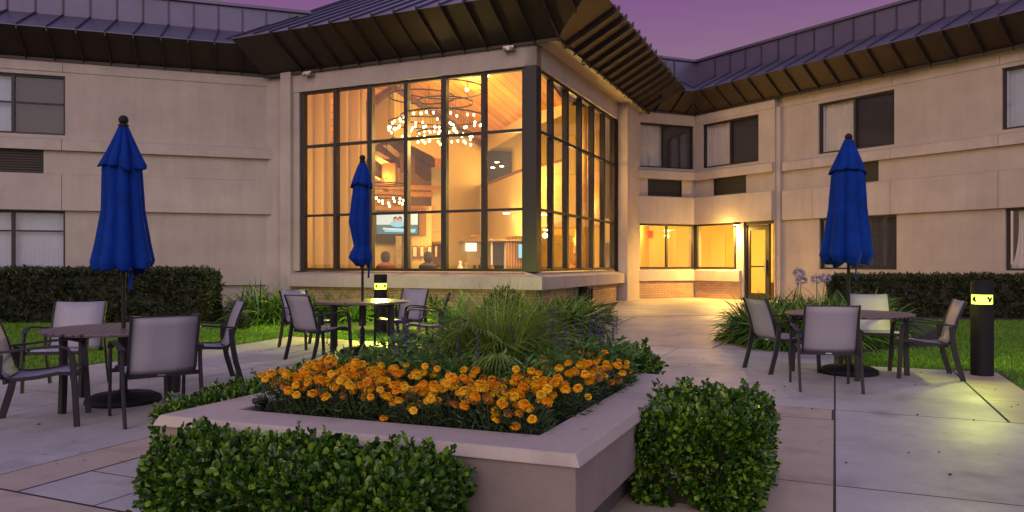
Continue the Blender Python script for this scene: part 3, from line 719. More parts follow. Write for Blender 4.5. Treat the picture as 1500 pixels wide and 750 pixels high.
# the lobby eave starts at the wall on the left face, half a metre out on the right face; convex hip between
m_ = 1.0
CB = Vector((.564, 17.03, 0)) + LR.n*.52          # junction corner
LLb = Wall((CB.x, CB.y), (-.917, .399), (-.399, -.917)); LRb = Wall((CB.x, CB.y), (.399, .917), (.917, -.399))
strip(LLb, 0, 8.45, sp=LLb.s_at(605)-.63*9, m0=1, c1=(7.95, half(W1.n, LL.n)), base=.02, z0=ZE-.06, sep=.60, **LO)
strip(LRb, 0, 9.9, sp=.465, m0=1, c1=(8.3, half(LR.n, WP.n)), fin=.12, z0=ZE-.06, sep=.63, **LO)
strip(WP, -2.2, 2.51, sp=.28, c0=(-.35, half(LR.n, WP.n)), c1=(2.51, half(WP.n, WQ.n)), m1=-.787, sep=.62, back=3, **RW)
strip(WQ, -.0, 18, sp=.3, c0=(0, half(WP.n, WQ.n)), m0=-.787, sep=.63, **RW)
mb = MB(); mb.slab([W1.p(-1.2, -.72, 8.45), W1.p(-1.2, -9, 8.45), W1.p(11, -9, 8.45), W1.p(11, -.72, 8.45)], .1, 'roof'); mb.build('roof', hotel)
# cap over the lobby so the hall is closed
mb = MB(); c = [LL.p(4.1, -4.4, 10.05), LL.p(8.4, -4.4, 10.05), LL.p(8.4, -18, 10.05), LL.p(4.1, -18, 10.05)]
mb.add(c, [(0,1,2,3)], 'roof'); mb.add([LL.p(8.4, 1.0, 7.2), LL.p(8.4, -4.4, 10.05), LL.p(8.4, -18, 10.05), LL.p(8.4, -18, 7)], [(0,1,2,3)], 'roof')
mb.build('roof', hotel)
# floodlights under the lobby eave
for px in (746, 452):
    s_ = LL.s_at(px, .1); p = LL.p(s_, .12, 6.30)
    mb = MB(); mb.beam(LL.p(s_-.13, .10, 6.28), LL.p(s_+.13, .10, 6.28), .14, .10, 'steel'); f = mb.build('floodlight', hotel)
    for q in (-.09, .09):
        mb = MB(); mb.ball(LL.p(s_+q, .2, 6.24), .05, 'steel'); mb.build('lamp_head', f)

# ------------------------------------------------------------ lobby interior (real rooms behind the glass)
mb = MB()
# floor and backing walls
fl = [uv(15.95, -6.45), uv(31, -6.45), uv(31, -24), uv(15.95, -24)]
mb.prism(fl[::-1], .0, .10, 'chairfab'); mb.build('lobby_floor', hotel)
P1, P2, P3 = Vector((.54, 17.3, 5.96)), Vector((-3.5, 22, 6.58)), Vector((-1.12, 27, 5.70))
def zc(x, y): return 5.96 - .2305*(x-.54) - .0662*(y-17.3)
def cp(u, v): x, y = uv(u, v); return Vector((x, y, zc(x, y)))
mb = MB()
PL, PR = P2, P3
lf = cp(15.95, -13.8); rt = cp(15.95, -6.4); rr = cp(19.0, -6.4); BC = Vector((1.44, 19.9, zc(1.44, 19.9))); BB = Vector((.32, 22.1, zc(.32, 22.1)))
Pap = P2
lm = Vector((*uv(15.95, -11.0), 0)); lm.z = zc(lm.x, lm.y)
mb.slab([rt, BC, BB, P3, P2, lm], -.08, 'wood')
# left slope of the vault, falling away from the ridge
gl = Vector((*uv(20.5, -15.5), 5.4)); gl2 = Vector((*uv(15.95, -15.5), 5.4))
mb.add([lm, P2, gl, gl2], [(0,1,2,3)], 'wood'); mb.build('lobby_ceiling', hotel)
mb = MB()
Pl = at(520, 168, 23)
mb.beam(P2, P3, .25, .34, 'beam'); mb.beam(P2, Pl, .25, .34, 'beam'); mb.build('rake_beam', hotel)
# gable wall under the rake, with the opening to the far vault
mb = MB()
a = P2 + Vector((0, 0, -.05)); b = P3; Yb = 27.0
def on(px, py):      # point on the gable plane through P2,P3 (vertical)
    d = Vector((P3.x-P2.x, P3.y-P2.y, 0)); k = (px-750)/F; t = (k*P2.y-P2.x)/(d.x-k*d.y); Y = P2.y+d.y*t
    return Vector((P2.x+d.x*t, Y, H+(YH-py)/F*Y))
mb.add([a, on(640, 160), on(640, 232), on(600, 212), on(577, 200)], [(0,1,2,3,4)], 'in_wall')
mb.add([on(640, 160), b, on(705, 396), on(652, 396), on(652, 232), on(640, 232)], [(0,1,2,3,4,5)], 'in_wall')
c, d_ = at(545, 146, 22.6), at(545, 215, 22.6)
mb.add([a, c, d_, on(577, 200)], [(0,1,2,3)], 'in_wall'); mb.build('gable_wall', hotel)
# balcony wall
mb = MB(); BA = Vector((P3.x, P3.y, 0))
def bal(px, py):
    A, B = (P3, BB) if px <= 766 else (BB, BC)
    d = Vector((B.x-A.x, B.y-A.y, 0)); k = (px-750)/F; t = (k*A.y-A.x)/(d.x-k*d.y); Y = A.y+d.y*t
    return Vector((A.x+d.x*t, Y, H+(YH-py)/F*Y))
mb.add([P3, bal(766, 168), bal(766, 192), bal(706, 226)], [(0,1,2,3)], 'in_pale')
mb.add([bal(766, 168), bal(829, 146), bal(829, 167), bal(766, 192)], [(0,1,2,3)], 'in_pale')
mb.add([bal(706, 274), bal(766, 251), bal(766, 300), bal(766, 345), bal(706, 350)], [(0,1,2,3,4)], 'in_wall')
mb.add([bal(766, 251), bal(829, 235), bal(829, 322), bal(766, 345)], [(0,1,2,3)], 'in_wall')
mb.build('balcony_wall', hotel)
mb = MB(); mb.beam(bal(706, 272), bal(765, 249), .1, .06, 'beam'); mb.beam(bal(767, 249), bal(828, 234), .1, .06, 'beam'); mb.build('balcony_rail', hotel)
# upper room behind the balcony
mb = MB(); A = at(700, 200, 29.5); 
mb.add([at(690, 150, 29.0), at(850, 150, 25.5), at(850, 345, 25.5), at(690, 345, 29.0)], [(0,1,2,3)], 'in_wall')
mb.add([at(712, 222, 28.2), at(749, 222, 27.4), at(749, 290, 27.4), at(712, 290, 28.2)], [(0,1,2,3)], 'room_dark')
mb.build('upper_room', hotel)
# far walls of the hall and the lower reception
mb = MB()
B0, B1 = Vector((*uv(25.6, -24), 0)), Vector((*uv(25.6, -6.4), 0))
mb.add([B0+Vector((0,0,.1)), B1+Vector((0,0,.1)), B1+Vector((0,0,2.9)), B0+Vector((0,0,2.9))], [(0,1,2,3)], 'in_pale')
s1_ = Vector((*uv(31, -24), 0)); s2_ = Vector((*uv(31, -6.4), 0))
mb.add([s1_+Vector((0,0,2.9)), s2_+Vector((0,0,2.9)), s2_+Vector((0,0,9)), s1_+Vector((0,0,9))], [(0,1,2,3)], 'in_wall')
e0, e1 = Vector((*uv(15.95, -16.5), 0)), Vector((*uv(31, -16.5), 0))
mb.add([e0, e1, e1+Vector((0,0,9)), e0+Vector((0,0,9))], [(0,1,2,3)], 'in_wall')
f0, f1 = Vector((*uv(22.9, -6.42), 0)), Vector((*uv(31, -6.42), 0))
mb.add([f0, f1, f1+Vector((0,0,6)), f0+Vector((0,0,6))], [(0,1,2,3)], 'in_wall')
mb.build('lobby_wall', hotel)
mb = MB()   # dropped ceiling of the reception, its fascia facing us
mb.add([at(625, 338, 26.6), at(706, 345, 26.2), at(790, 330, 22.8), at(790, 352, 22.8), at(706, 357, 26.2), at(625, 355, 26.6)], [(0,1,2,3,4,5)], 'in_wall')
z = at(706, 357, 26.2).z
mb.add([Vector((at(625, 355, 26.6).x, 26.6, z)), Vector((at(706, 357, 26.2).x, 26.2, z)), Vector((at(790, 352, 22.8).x, 22.8, z)), Vector((*uv(25.6, -6.4), z)), Vector((*uv(25.6, -15), z))], [(0,1,2,3,4)], 'in_pale')
mb.build('dropped_ceiling', hotel)
# the deeper vault seen through the gable
mb = MB()
mb.add([at(540, 150, 28.5), at(665, 232, 28.0), at(665, 305, 36), at(540, 262, 37)], [(0,1,2,3)], 'wood'); 
mb.add([at(525, 262, 37), at(665, 285, 36), at(665, 330, 36), at(525, 330, 36)], [(0,1,2,3)], 'wood')
mb.build('vault_ceiling', hotel)
mb = MB()
for q in ((548, 214, 24.5, 592, 240, 27), (585, 200, 25, 632, 240, 28.2), (566, 205, 24.5, 628, 258, 28), (540, 240, 25.5, 575, 262, 27), (545, 186, 23.4, 575, 168, 24)):
    mb.beam(at(*q[:3]), at(*q[3:]), .28, .36, 'beam')
mb.build('truss_beam', hotel)
mb = MB()
for q in ((545, 274, 25.2, 660, 276, 26.6), (545, 284, 25.0, 632, 285, 26.5), (560, 262, 25.5, 572, 303, 25.5), (570, 276, 25.4, 543, 262, 25.2)):
    mb.beam(at(*q[:3]), at(*q[3:]), .18, .16, 'beam_l')
mb.beam(at(545, 305, 25.8), at(636, 305, 26.4), .3, .14, 'beam_l')
mb.beam(at(597, 225, 25.0), at(597, 254, 25.0), .45, .45, 'beam'); mb.beam(at(655, 214, 26.4), at(655, 236, 26.4), .3, .3, 'beam')
mb.build('tie_beam', hotel)
mb = MB(); mb.beam(at(571, 240, 25.7), at(571, 270, 25.7), .46, .46, 'beam_l'); mb.build('hanging_panel', hotel)
mb = MB(); mb.add([at(632, 245, 26.9), at(655, 245, 26.8), at(655, 345, 26.8), at(632, 345, 26.9)], [(0,1,2,3)], 'in_pale'); mb.build('column', hotel)
# TV wall, stone pier and mantel
mb = MB(); mb.add([at(540, 302, 26.2), at(632, 302, 26.2), at(632, 396, 26.2), at(540, 396, 26.2)], [(0,1,2,3)], 'in_pale')
mb.box(*[at(540, 345, 26.15).x, at(581, 345, 26.15).x], 25.9, 26.15, at(0, 356, 26).z, at(0, 346, 26).z, 'room_dark'); mb.build('chimney_breast', hotel)
mb = MB(); x0, x1 = at(544, 0, 26).x, at(624, 0, 26).x; mb.box(x0, x1, 25.92, 26.1, at(0, 345, 26).z, at(0, 307, 26).z, 'slat'); mb.build('wood_panel', hotel)
for a_, b_ in ((581, 589), (598, 603)):
    mb = MB(); mb.box(at(a_, 0, 26).x, at(b_, 0, 26).x, 25.8, 26.1, .1, at(0, 346, 26).z, 'stone'); mb.build('stone_pier', hotel)
tv = thing('television', 'large wall television showing two people, hung on a brown panel in the lobby', 'television', (at(582, 0, 25.85).x, 25.85, 2.7))
def flat(name, mb_pts, m, parent, n=1):
    b = MB(); b.add(mb_pts, [tuple(range(len(mb_pts)))], m); return b.build(name, parent)
w2, h2 = .72, .38
mb = MB(); mb.box(-w2-.03, w2+.03, -.03, .05, -h2-.03, h2+.03, 'black'); mb.build('casing', tv, bevel=.008)
mb = MB(); y = -.034
mb.add([(-w2, y, -h2), (w2, y, -h2), (w2, y, -.05), (-w2, y, -.05)], [(0,1,2,3)], 'screen_dark')
mb.add([(-w2, y, -.05), (w2, y, -.05), (w2, y, h2), (-w2, y, h2)], [(0,1,2,3)], 'screen_sky')
def disc(cx, cz, rx, rz, m, yy): 
    mb.add([(cx+rx*cos(2*pi*k/14), yy, cz+rz*sin(2*pi*k/14)) for k in range(14)], [tuple(range(14))], m)
disc(.02, -.02, .26, .12, 'screen_blue', y-.002); disc(-.06, .13, .075, .10, 'room_dark', y-.003); disc(-.055, .10, .055, .075, 'screen_skin', y-.004); disc(.10, .14, .075, .10, 'room_dark', y-.0035); disc(.095, .10, .055, .075, 'screen_skin', y-.0045)
mb.add([(-.45, y-.006, -.30), (.62, y-.006, -.32), (.66, y-.006, -.20), (-.40, y-.006, -.16)], [(0,1,2,3)], 'screen_blue')
mb.add([(-.5, y-.007, -.22), (.3, y-.007, -.25), (.3, y-.007, -.21), (-.5, y-.007, -.15)], [(0,1,2,3)], 'screen_sky')
mb.build('screen', tv)
# framed pictures
for i, (a_, b_) in enumerate(((604, 612), (615, 622), (626, 633), (637, 641))):
    o = thing('picture_frame', ['dark framed certificate next to the stone pier', 'second framed certificate from the stone pier', 'third framed certificate from the stone pier', 'narrow framed certificate farthest from the stone pier'][i], 'picture frame', (at((a_+b_)/2, 0, 26.1).x, 26.1, 1.72), group='framed certificates on the lobby wall')
    w_ = (b_-a_)/2/F*26; mb = MB(); 
    for q in ((-w_, w_, .17, .20), (-w_, w_, -.20, -.17), (-w_, -w_+.03, -.17, .17), (w_-.03, w_, -.17, .17)): mb.box(q[0], q[1], -.05, .0, q[2], q[3], 'slat')
    mb.build('frame', o); mb = MB(); mb.box(-w_+.03, w_-.03, -.03, .0, -.17, .17, 'white'); mb.build('picture', o)
# reception details
mb = MB(); mb.box(at(592, 0, 25).x, at(650, 0, 25).x, 24.9, 25.3, 1.0, 1.15, 'in_pale'); mb.box(at(592, 0, 25).x, at(650, 0, 25).x, 24.95, 25.25, .1, 1.0, 'orange_door')
tag(mb.build('reception_counter'), 'pale topped reception counter behind the seated guests', 'counter')
def simple(name, x0, x1, z0, z1, Y, m, d=.08, parent=hotel, lab=None):
    b = MB(); b.box(at(x0, 0, Y).x, at(x1, 0, Y).x, Y, Y+d, z0, z1, m); return b.build(name, parent)
z_ = lambda y, Y: at(0, y, Y).z
simple('inner_door', 656.5, 663, .1, z_(352, 26.7), 26.7, 'orange_door')
simple('door_frame', 665, 669, .1, z_(351, 26.7), 26.65, 'white')
simple('inner_window', 682, 698, z_(368, 25.8), z_(356, 25.8), 25.8, 'lit_window')
simple('inner_wall', 672, 720, .1, z_(350, 26), 26, 'in_wall')
simple('inner_door', 722, 738, .1, z_(351, 24.6), 24.6, 'room_dark'); simple('door_frame', 738.5, 741, .1, z_(350, 24.6), 24.55, 'white'); simple('door_frame', 719, 721.5, .1, z_(350, 24.6), 24.55, 'white')
b = MB()
for i in range(9): b.box(at(742+i*4, 0, 24).x, at(743.8+i*4, 0, 24).x, 24, 24.06, .1, z_(347, 24), 'slat')
b.box(at(741, 0, 24).x, at(780, 0, 24).x, 24.07, 24.15, .1, z_(347, 24), 'orange_door'); b.build('slat_wall', hotel)
o = thing('television', 'small glowing screen mounted on the slatted wood wall beside the corner post', 'television', (at(764, 0, 23.8).x, 23.8, 1.7))
b = MB(); b.box(-.12, .12, -.02, .03, -.24, .24, 'black'); b.build('casing', o); b = MB(); b.box(-.10, .10, -.026, -.021, -.22, .22, 'screen_blue'); b.build('screen', o)
# things on a sideboard in the reception
o = thing('sideboard', 'low beige sideboard under the bright inner window', 'sideboard', (at(700, 0, 23.2).x, 23.2, .1))
b = MB(); b.box(-.75, .75, -.25, .25, .8, .86, 'slat'); b.build('top', o)
b = MB(); b.box(-.72, .72, -.22, .22, .0, .8, 'in_pale'); b.build('cabinet', o)
for i, (dx, h_, m) in enumerate(((-.55, .42, 'white'), (-.38, .36, 'stone'), (-.1, .30, 'room_dark'), (.12, .52, 'room_dark'), (.45, .3, 'slat'))):
    b = MB(); b.lathe([(.07, 0), (.09, .03), (.10, h_*.5), (.05, h_*.7), (.04, h_*.85), (.06, h_)], m, 10)
    p = o.location; q = b.build('vase', None, (p.x+dx, p.y-.03, .962), smooth=True)
    tag(q, ['white tapered vase at the left end of the sideboard', 'stone grey vase second from the left end of the sideboard', 'short black vase in the middle of the sideboard', 'tall black vase in the middle of the sideboard', 'brown vase at the right end of the sideboard'][i], 'vase', 'vases on the sideboard')
# curtains
def curtain(w, s0, s1, n, label, k=40, zb=.2, zt=5.9, amp=.11):
    V = []; Fc = []
    for i in range(k*4+1):
        t = i/(k*4); s_ = s0+(s1-s0)*t; d = n + amp*sin(t*k*1.6+sin(t*9)) + amp*.5*sin(t*k*3.1)
        for z in (zb, 3.0, zt): p = w.p(s_, d, z); V.append(tuple(p))
    for i in range(k*4): 
        for j in range(2): a = i*3+j; Fc.append((a, a+3, a+4, a+1))
    return tag(raw_mesh('curtain', V, Fc, ['curtain'], smooth=True), label, 'curtain')
s0, s1 = LL.s_at(536, -.5), LL.s_at(497, -.5)
curtain(LL, s0, s1, -.5, 'gold sheer floor length curtain in the second column of lobby panes', 9)
curtain(LL, LL.s_at(484, -.55), 7.0, -.55, 'amber sheer curtain gathered at the left end of the lobby glass', 8)
curtain(LR, 5.0, 5.45, -.55, 'sheer curtain hanging behind the fifth pane of the right lobby glass', 8)
curtain(LR, 6.3, 6.9, -.55, 'sheer curtain hanging behind the last pane of the right lobby glass', 8)
# chandeliers: ring frames hung on wires, candle bulbs in a wreath
def chandelier(label, c, R, n, z, ztop, rings=1, br=.025):
    o = thing('chandelier', label, 'chandelier', c, 0, 'ring chandeliers in the lobby')
    b = MB()
    for zz in ((z, ztop) if rings == 1 else (z, z-.2, ztop)):
        for k in range(28):
            a, a2 = 2*pi*k/28, 2*pi*(k+1)/28; b.beam((R*cos(a), R*sin(a), zz), (R*cos(a2), R*sin(a2), zz), .02, .035, 'black')
    for k in range(14):
        a = 2*pi*k/14; b.beam((R*cos(a), R*sin(a), z), (R*cos(a), R*sin(a), ztop), .006, .006, 'black', up=(1,0,0))
    for k in range(3):
        a = 2*pi*k/3; b.beam((R*cos(a), R*sin(a), ztop), (0, 0, ztop+1.1), .006, .006, 'black', up=(1,0,0))
    b.beam((0, 0, ztop+1.1), (0, 0, ztop+1.7), .02, .02, 'black', up=(1,0,0))
    b.build('frame', o)
    for k in range(n):
        a = 2*pi*k/n + random.uniform(-.08, .08); rr = R*random.choice((1, 1, .93)); zz = z-random.choice((.08, .16, .26, .1))
        b = MB(); b.ball((0,0,0), br, 'bulb', 6, 1.4); q = b.build('bulb', o, (rr*cos(a), rr*sin(a), zz), smooth=True)
    return o
ch = chandelier('large ring chandelier hanging highest in the lobby window', (at(649, 0, 19.4).x, 19.4, 0), 1.12, 40, z_(172, 19.4), z_(131, 19.4))
ch = chandelier('ring chandelier hanging lower and left of the highest one', (at(618, 0, 20.6).x, 20.6, 0), .92, 34, z_(180, 20.6), z_(142, 20.6))
ch = chandelier('wide lower ring chandelier overlapping the two higher rings', (at(652, 0, 19.2).x, 19.2, 0), .72, 28, z_(196, 19.2), z_(150, 19.2))
ch = chandelier('small distant ring chandelier above the television', (at(566, 0, 24.2).x, 24.2, 0), .62, 20, z_(288, 24.2), z_(270, 24.2), br=.03)
WARM = (1.0, .63, .17)
light('chandelier_light', 'POINT', at(640, 205, 19.3), 260, WARM, .5)
light('chandelier_light', 'POINT', at(566, 262, 25.5), 130, WARM, .3)
light('vault_light', 'POINT', at(560, 250, 29.5), 330, (1, .58, .20), .3)
light('hall_light', 'POINT', (-6.3, 22.6, 3.0), 140, WARM, .15)
# ceiling spots
for px, py, Y, e in ((684, 131, 20, 60), (714, 110, 18.8, 16)):
    p = at(px, py, Y); o = thing('ceiling_spotlight', 'small glowing spotlight on the cedar ceiling ' + ('beside the corner post' if px > 700 else 'right of the chandeliers'), 'spotlight', p)
    b = MB(); b.lathe([(.035, .0), (.05, .02), (.05, .12), (.03, .2)], 'white', 10); b.build('housing', o)
    b = MB(); b.ball((0, 0, -.01), .045, 'spot_lens', 8); b.build('lens', o)
    light('spot_glow', 'POINT', p+Vector((0, 0, -.3)), e, WARM, .1)
for px, py, Y in ((742, 313, 23), (730, 326, 25), (757, 322, 24), (797, 315, 20.5), (728, 238, 27.2), (735, 244, 27.2), (722, 246, 27.2)):
    p = at(px, py, Y); b = MB(); big = py == 313
    b.lathe([(.10 if big else .07, 0), (.10 if big else .07, .02)], 'spot_lens', 12); q = b.build('downlight', hotel, p)
for px, py, Y, e in ((735, 335, 22, 70), (650, 340, 25, 75), (800, 340, 21.3, 80), (760, 270, 20.5, 130), (735, 262, 26, 45), (855, 300, 23, 130), (830, 240, 22.5, 170)):  # last point has no fixture: fill added to brighten behind the right glass
    light('downlight_and_fill_glow', 'POINT', at(px, py, Y), e, WARM, .2)
# hanging lamp, picture and seats by the right glass
o = thing('floor_lamp', 'floor lamp with bright yellow shade behind the right lobby glass', 'lamp', (at(853, 0, 22.3).x, 22.3, .1))
b = MB(); b.lathe([(.24, 1.75), (.20, 2.25)], 'shade', 20); b.build('lamp_shade', o, smooth=True)
b = MB(); b.tube([(0,0,.02), (0,0,2.0)], .015, 'black'); b.build('pole', o); b = MB(); b.lathe([(.16, 0), (.16, .03)], 'black'); b.build('base', o)
light('lamp_glow', 'POINT', (o.location.x, o.location.y, 1.6), 25, (1, .7, .3), .1)
o = thing('picture_frame', 'dark framed picture behind the floor lamp', 'picture frame', (at(850, 0, 24.3).x, 24.3, 1.9))
b = MB(); b.box(-.28, .28, 0, .03, -.3, .3, 'slat'); b.build('frame', o); b = MB(); b.box(-.23, .23, -.01, .0, -.25, .25, 'white'); b.build('picture', o)

# people sitting on stools in the lobby
def person(label, loc, rz, shirt, lean=0):
    o = thing('person', label, 'person', loc, rz)
    V = [(0,0,.62), (0,-.02,.80), (0,0,1.0), (0,0,1.10), (0,.02,1.17), (0,.05,1.27), (0,.06,1.35),
         (-.19,0,1.03), (-.24,.02,.78), (-.20,.22,.68), (-.14,.34,.70),
         (.19,0,1.03), (.24,.02,.78), (.20,.22,.68), (.14,.34,.70),
         (-.10,.02,.60), (-.12,.42,.60), (-.12,.40,.20), (-.12,.50,.16), (.10,.02,.60), (.12,.42,.60), (.12,.40,.20), (.12,.50,.16)]
    E = [(0,1),(1,2),(2,3),(3,4),(4,5),(5,6),(2,7),(7,8),(8,9),(9,10),(2,11),(11,12),(12,13),(13,14),(0,15),(15,16),(16,17),(17,18),(0,19),(19,20),(20,21),(21,22)]
    Rr = [.16,.15,.17,.10,.07,.11,.095,.07,.05,.04,.035,.07,.05,.04,.035,.10,.08,.055,.045,.10,.08,.055,.045]
    me = bpy.data.meshes.new('body'); me.from_pydata(V, E, []); b = bpy.data.objects.new('body', me); COL.objects.link(b); b.parent = o
    me.materials.append(M['skin']); sk = b.modifiers.new('skin', 'SKIN'); sk.use_smooth_shade = True
    for i, r in enumerate(Rr): me.skin_vertices[0].data[i].radius = (r, r*.85)
    me.skin_vertices[0].data[0].use_root = True
    b.modifiers.new('sub', 'SUBSURF').render_levels = 2
    q = MB(); q.lathe([(.02, 1.475), (.10, 1.45), (.135, 1.37), (.138, 1.28), (.11, 1.19), (.06, 1.16)], 'hair', 14, (0, .02)); q.build('hair', o, smooth=True)
    q = MB()
    for i in range(1): q.lathe([(.20, .60), (.19, .74), (.22, .92), (.27, 1.03), (.25, 1.09), (.16, 1.14), (.09, 1.17)], shirt, 18); 
    q.v = [(x, y*.72, z) for x, y, z in q.v]
    for sx in (-1, 1): q.tube([(sx*.19, 0, 1.03), (sx*.25, .02, .80), (sx*.22, .14, .70)], [.085, .07, .06], shirt, 10)
    q.build('shirt', o, smooth=True); return o
def stool(label, loc):
    o = thing('bar_stool', label, 'stool', loc, 0, 'stools under the lobby guests')
    b = MB(); b.lathe([(.17, .50), (.2, .53), (.2, .57), (.17, .59)], 'slat'); b.build('seat', o, smooth=True)
    for k in range(4):
        a = pi/4+k*pi/2; b = MB(); b.tube([(.12*cos(a), .12*sin(a), .51), (.2*cos(a), .2*sin(a), 0)], .018, 'black'); b.build('leg', o)
for px, Y, rz, lab, shirt, dz in ((565, 20.8, .4, 'person with dark hair seated behind the blue middle umbrella', 'shirt_b', .07),
                         (627, 21.2, -2.8, 'person in a dark top seated in the third column of lobby panes', 'shirt_a', .07),
                         (843, 21.9, 2.6, 'person seated below the yellow floor lamp', 'shirt_b', -.02)):
    x = at(px, 0, Y).x; person(lab, (x, Y, .1+dz), rz, shirt)
    stool('stool under the ' + lab.replace('person', 'guest'), (x, Y, .1+dz))

# corridor behind the bright windows
mb = MB()
A = WP.p(-.3, -.3, .12); 
bx = [WP.p(-.3, -2.6, 0), WP.p(2.4, -2.6, 0), WQ.p(1.0, -4.6, 0), WQ.p(3.6, -3.4, 0), WQ.p(3.3, -.28, 0)]
for p, q in zip(bx, bx[1:]): mb.add([p+Vector((0,0,.12)), q+Vector((0,0,.12)), q+Vector((0,0,2.75)), p+Vector((0,0,2.75))], [(0,1,2,3)], 'hall')
a, b_ = WP.p(-.3, -.3, .12), WP.p(-.3, -2.6, .12); mb.add([a, b_, b_+Vector((0,0,2.63)), a+Vector((0,0,2.63))], [(0,1,2,3)], 'hall')
poly = [WP.p(-.3, -.28, 0), WP.p(2.51, -.28, 0), WQ.p(3.3, -.28, 0)] + bx[:-1][::-1]
mb.add([p+Vector((0,0,2.75)) for p in poly], [tuple(range(len(poly)))], 'in_pale'); mb.add([p+Vector((0,0,.125)) for p in poly], [tuple(range(len(poly)))], 'conc_tan')
mb.build('corridor', hotel)
HL = (1.0, .64, .15)
light('corridor_light', 'POINT', WP.p(1.3, -1.4, 2.45), 95, HL, .25); light('corridor_light', 'POINT', WQ.p(1.8, -2.0, 2.45), 125, HL, .25)
p = at(1063, 0, 28.3); mb = MB(); d = bx[2]-bx[1]
dd = (bx[3]-bx[2]).normalized(); c = WQ.p(1.25, -4.35, 0)
mb.beam(at(1073, 0, 26.8)*1, at(1073, 0, 26.8)*1+Vector((.3, 0, 0)), .01, .01, 'hall') if False else None
mb = MB(); mb.box(at(1063, 0, 26.5).x, at(1085, 0, 26.5).x, 26.5, 26.56, .12, at(0, 343, 26.5).z, 'orange_door'); mb.build('inner_door', hotel)
mb = MB(); pa = WP.p(WP.s_at(951, -2.5), -2.5, at(0, 341, 26.5).z-.0); mb.box(pa.x-.09, pa.x+.09, pa.y-.12, pa.y, pa.z-.12, pa.z+.12, 'red'); tag(mb.build('fire_alarm'), 'small red fire alarm on the corridor wall behind the left bright pane', 'fire alarm')
o = thing('side_table', 'small dark table inside behind the glass door', 'table', tuple(WQ.p(2.6, -1.2, .13)))
b = MB(); b.box(-.4, .4, -.18, .18, .52, .56, 'slat'); b.build('tabletop', o)
for sx in (-.34, .34): b = MB(); b.box(sx-.02, sx+.02, -.15, .15, 0, .52, 'slat'); b.build('leg', o)
# wall light tucked under the ledge beside the door
p = WQ.p(WQ.s_at(1081), .10, 2.57)
mb = MB(); mb.lathe([(.07, -.02), (.10, .0), (.10, .055)], 'bronze', 16); o = mb.build('soffit_light', hotel, p)
mb = MB(); mb.lathe([(.075, -.03), (.075, -.022)], 'spot_lens', 16); mb.build('lens', o)
light('soffit_light_glow', 'POINT', WQ.p(WQ.s_at(1072), .42, 2.30), 60, (1, .58, .11), .08)
light('soffit_light_glow', 'AREA', WQ.p(WQ.s_at(1070), .42, 2.50), 240, (1, .56, .11), .2)

# utility box by the brick base
p = LR.p(LR.s_at(858, .15), .16, 0); o = thing('electrical_box', 'small black slotted utility box against the lobby brick base', 'utility box', (p.x, p.y, 0), LR.rz)
z0b, z1b = z_(452, p.y), z_(419, p.y); b = MB()
b.box(-.26, .26, -.14, .14, z1b-.07, z1b, 'black')
for sx in (-.22, 0.0, .22): b.box(sx-.045, sx+.045, -.12, .12, G(0, 17)-.02, z1b-.07, 'black')
b.box(-.26, .26, -.12, .12, G(0, 17)-.02, z0b+.08, 'black'); b.build('case', o, bevel=.008)
b = MB(); b.box(-.16, .16, -.04, .04, z0b+.12, z1b-.1, 'steel'); b.build('outlet_panel', o)

# ============================================================ the courtyard things
# ---- planter (a raised, slightly skewed square box with a chamfered cap)
FRc, FLc, BRc = Vector((.274, 3.106, 0)), Vector((-1.88, 3.917, 0)), Vector((1.26, 5.30, 0)); BLc = FLc + (BRc-FRc)
fd = (FLc-FRc).normalized(); sd = (BRc-FRc).normalized(); LF = (FLc-FRc).length; LS = (BRc-FRc).length
def pl(a, b, z=0):   # a metres along the front from its right corner, b metres back
    return FRc + fd*a + sd*b + Vector((0, 0, z))
planter = thing('planter', 'square raised concrete flower planter with a wide chamfered cap in the foreground', 'planter', (0,0,0))
def ring(mb, o0, i0, z0_, z1_, m, o1=None):
    o1 = o0 if o1 is None else o1
    def rc(d, z): return [pl(d, d, z), pl(LF-d, d, z), pl(LF-d, LS-d, z), pl(d, LS-d, z)]
    A, B, C_, D = rc(o0, z0_), rc(o1, z1_), rc(i0, z1_), rc(i0, z0_)
    vs = A+B+C_+D; fs = []
    for i in range(4):
        j = (i+1) % 4; fs += [(i, j, 4+j, 4+i), (4+i, 4+j, 8+j, 8+i), (8+i, 8+j, 12+j, 12+i), (12+i, 12+j, j, i)]
    mb.add(vs, fs, m)
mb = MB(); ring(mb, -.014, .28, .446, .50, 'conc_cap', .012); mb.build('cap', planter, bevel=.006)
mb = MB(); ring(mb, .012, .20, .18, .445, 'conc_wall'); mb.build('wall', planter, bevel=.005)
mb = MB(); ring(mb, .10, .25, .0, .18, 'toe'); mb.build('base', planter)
mb = MB(); mb.add([pl(.2, .2, .455), pl(LF-.2, .2, .455), pl(LF-.2, LS-.2, .455), pl(.2, LS-.2, .455)], [(0,1,2,3)], 'soil')
o = mb.build('soil', planter)
sub = o.modifiers.new('s', 'SUBSURF'); sub.subdivision_type = 'SIMPLE'; sub.levels = sub.render_levels = 5
b = MB(); b.lathe([(.03, .455), (.03, .52), (.045, .53), (.045, .55)], 'black', 12); c = pl(LF-.36, .36); b.v = [(x+c.x, y+c.y, z) for x, y, z in b.v]
tag(b.build('sprinkler_head'), 'small black sprinkler head at the left front corner of the flower bed', 'sprinkler')

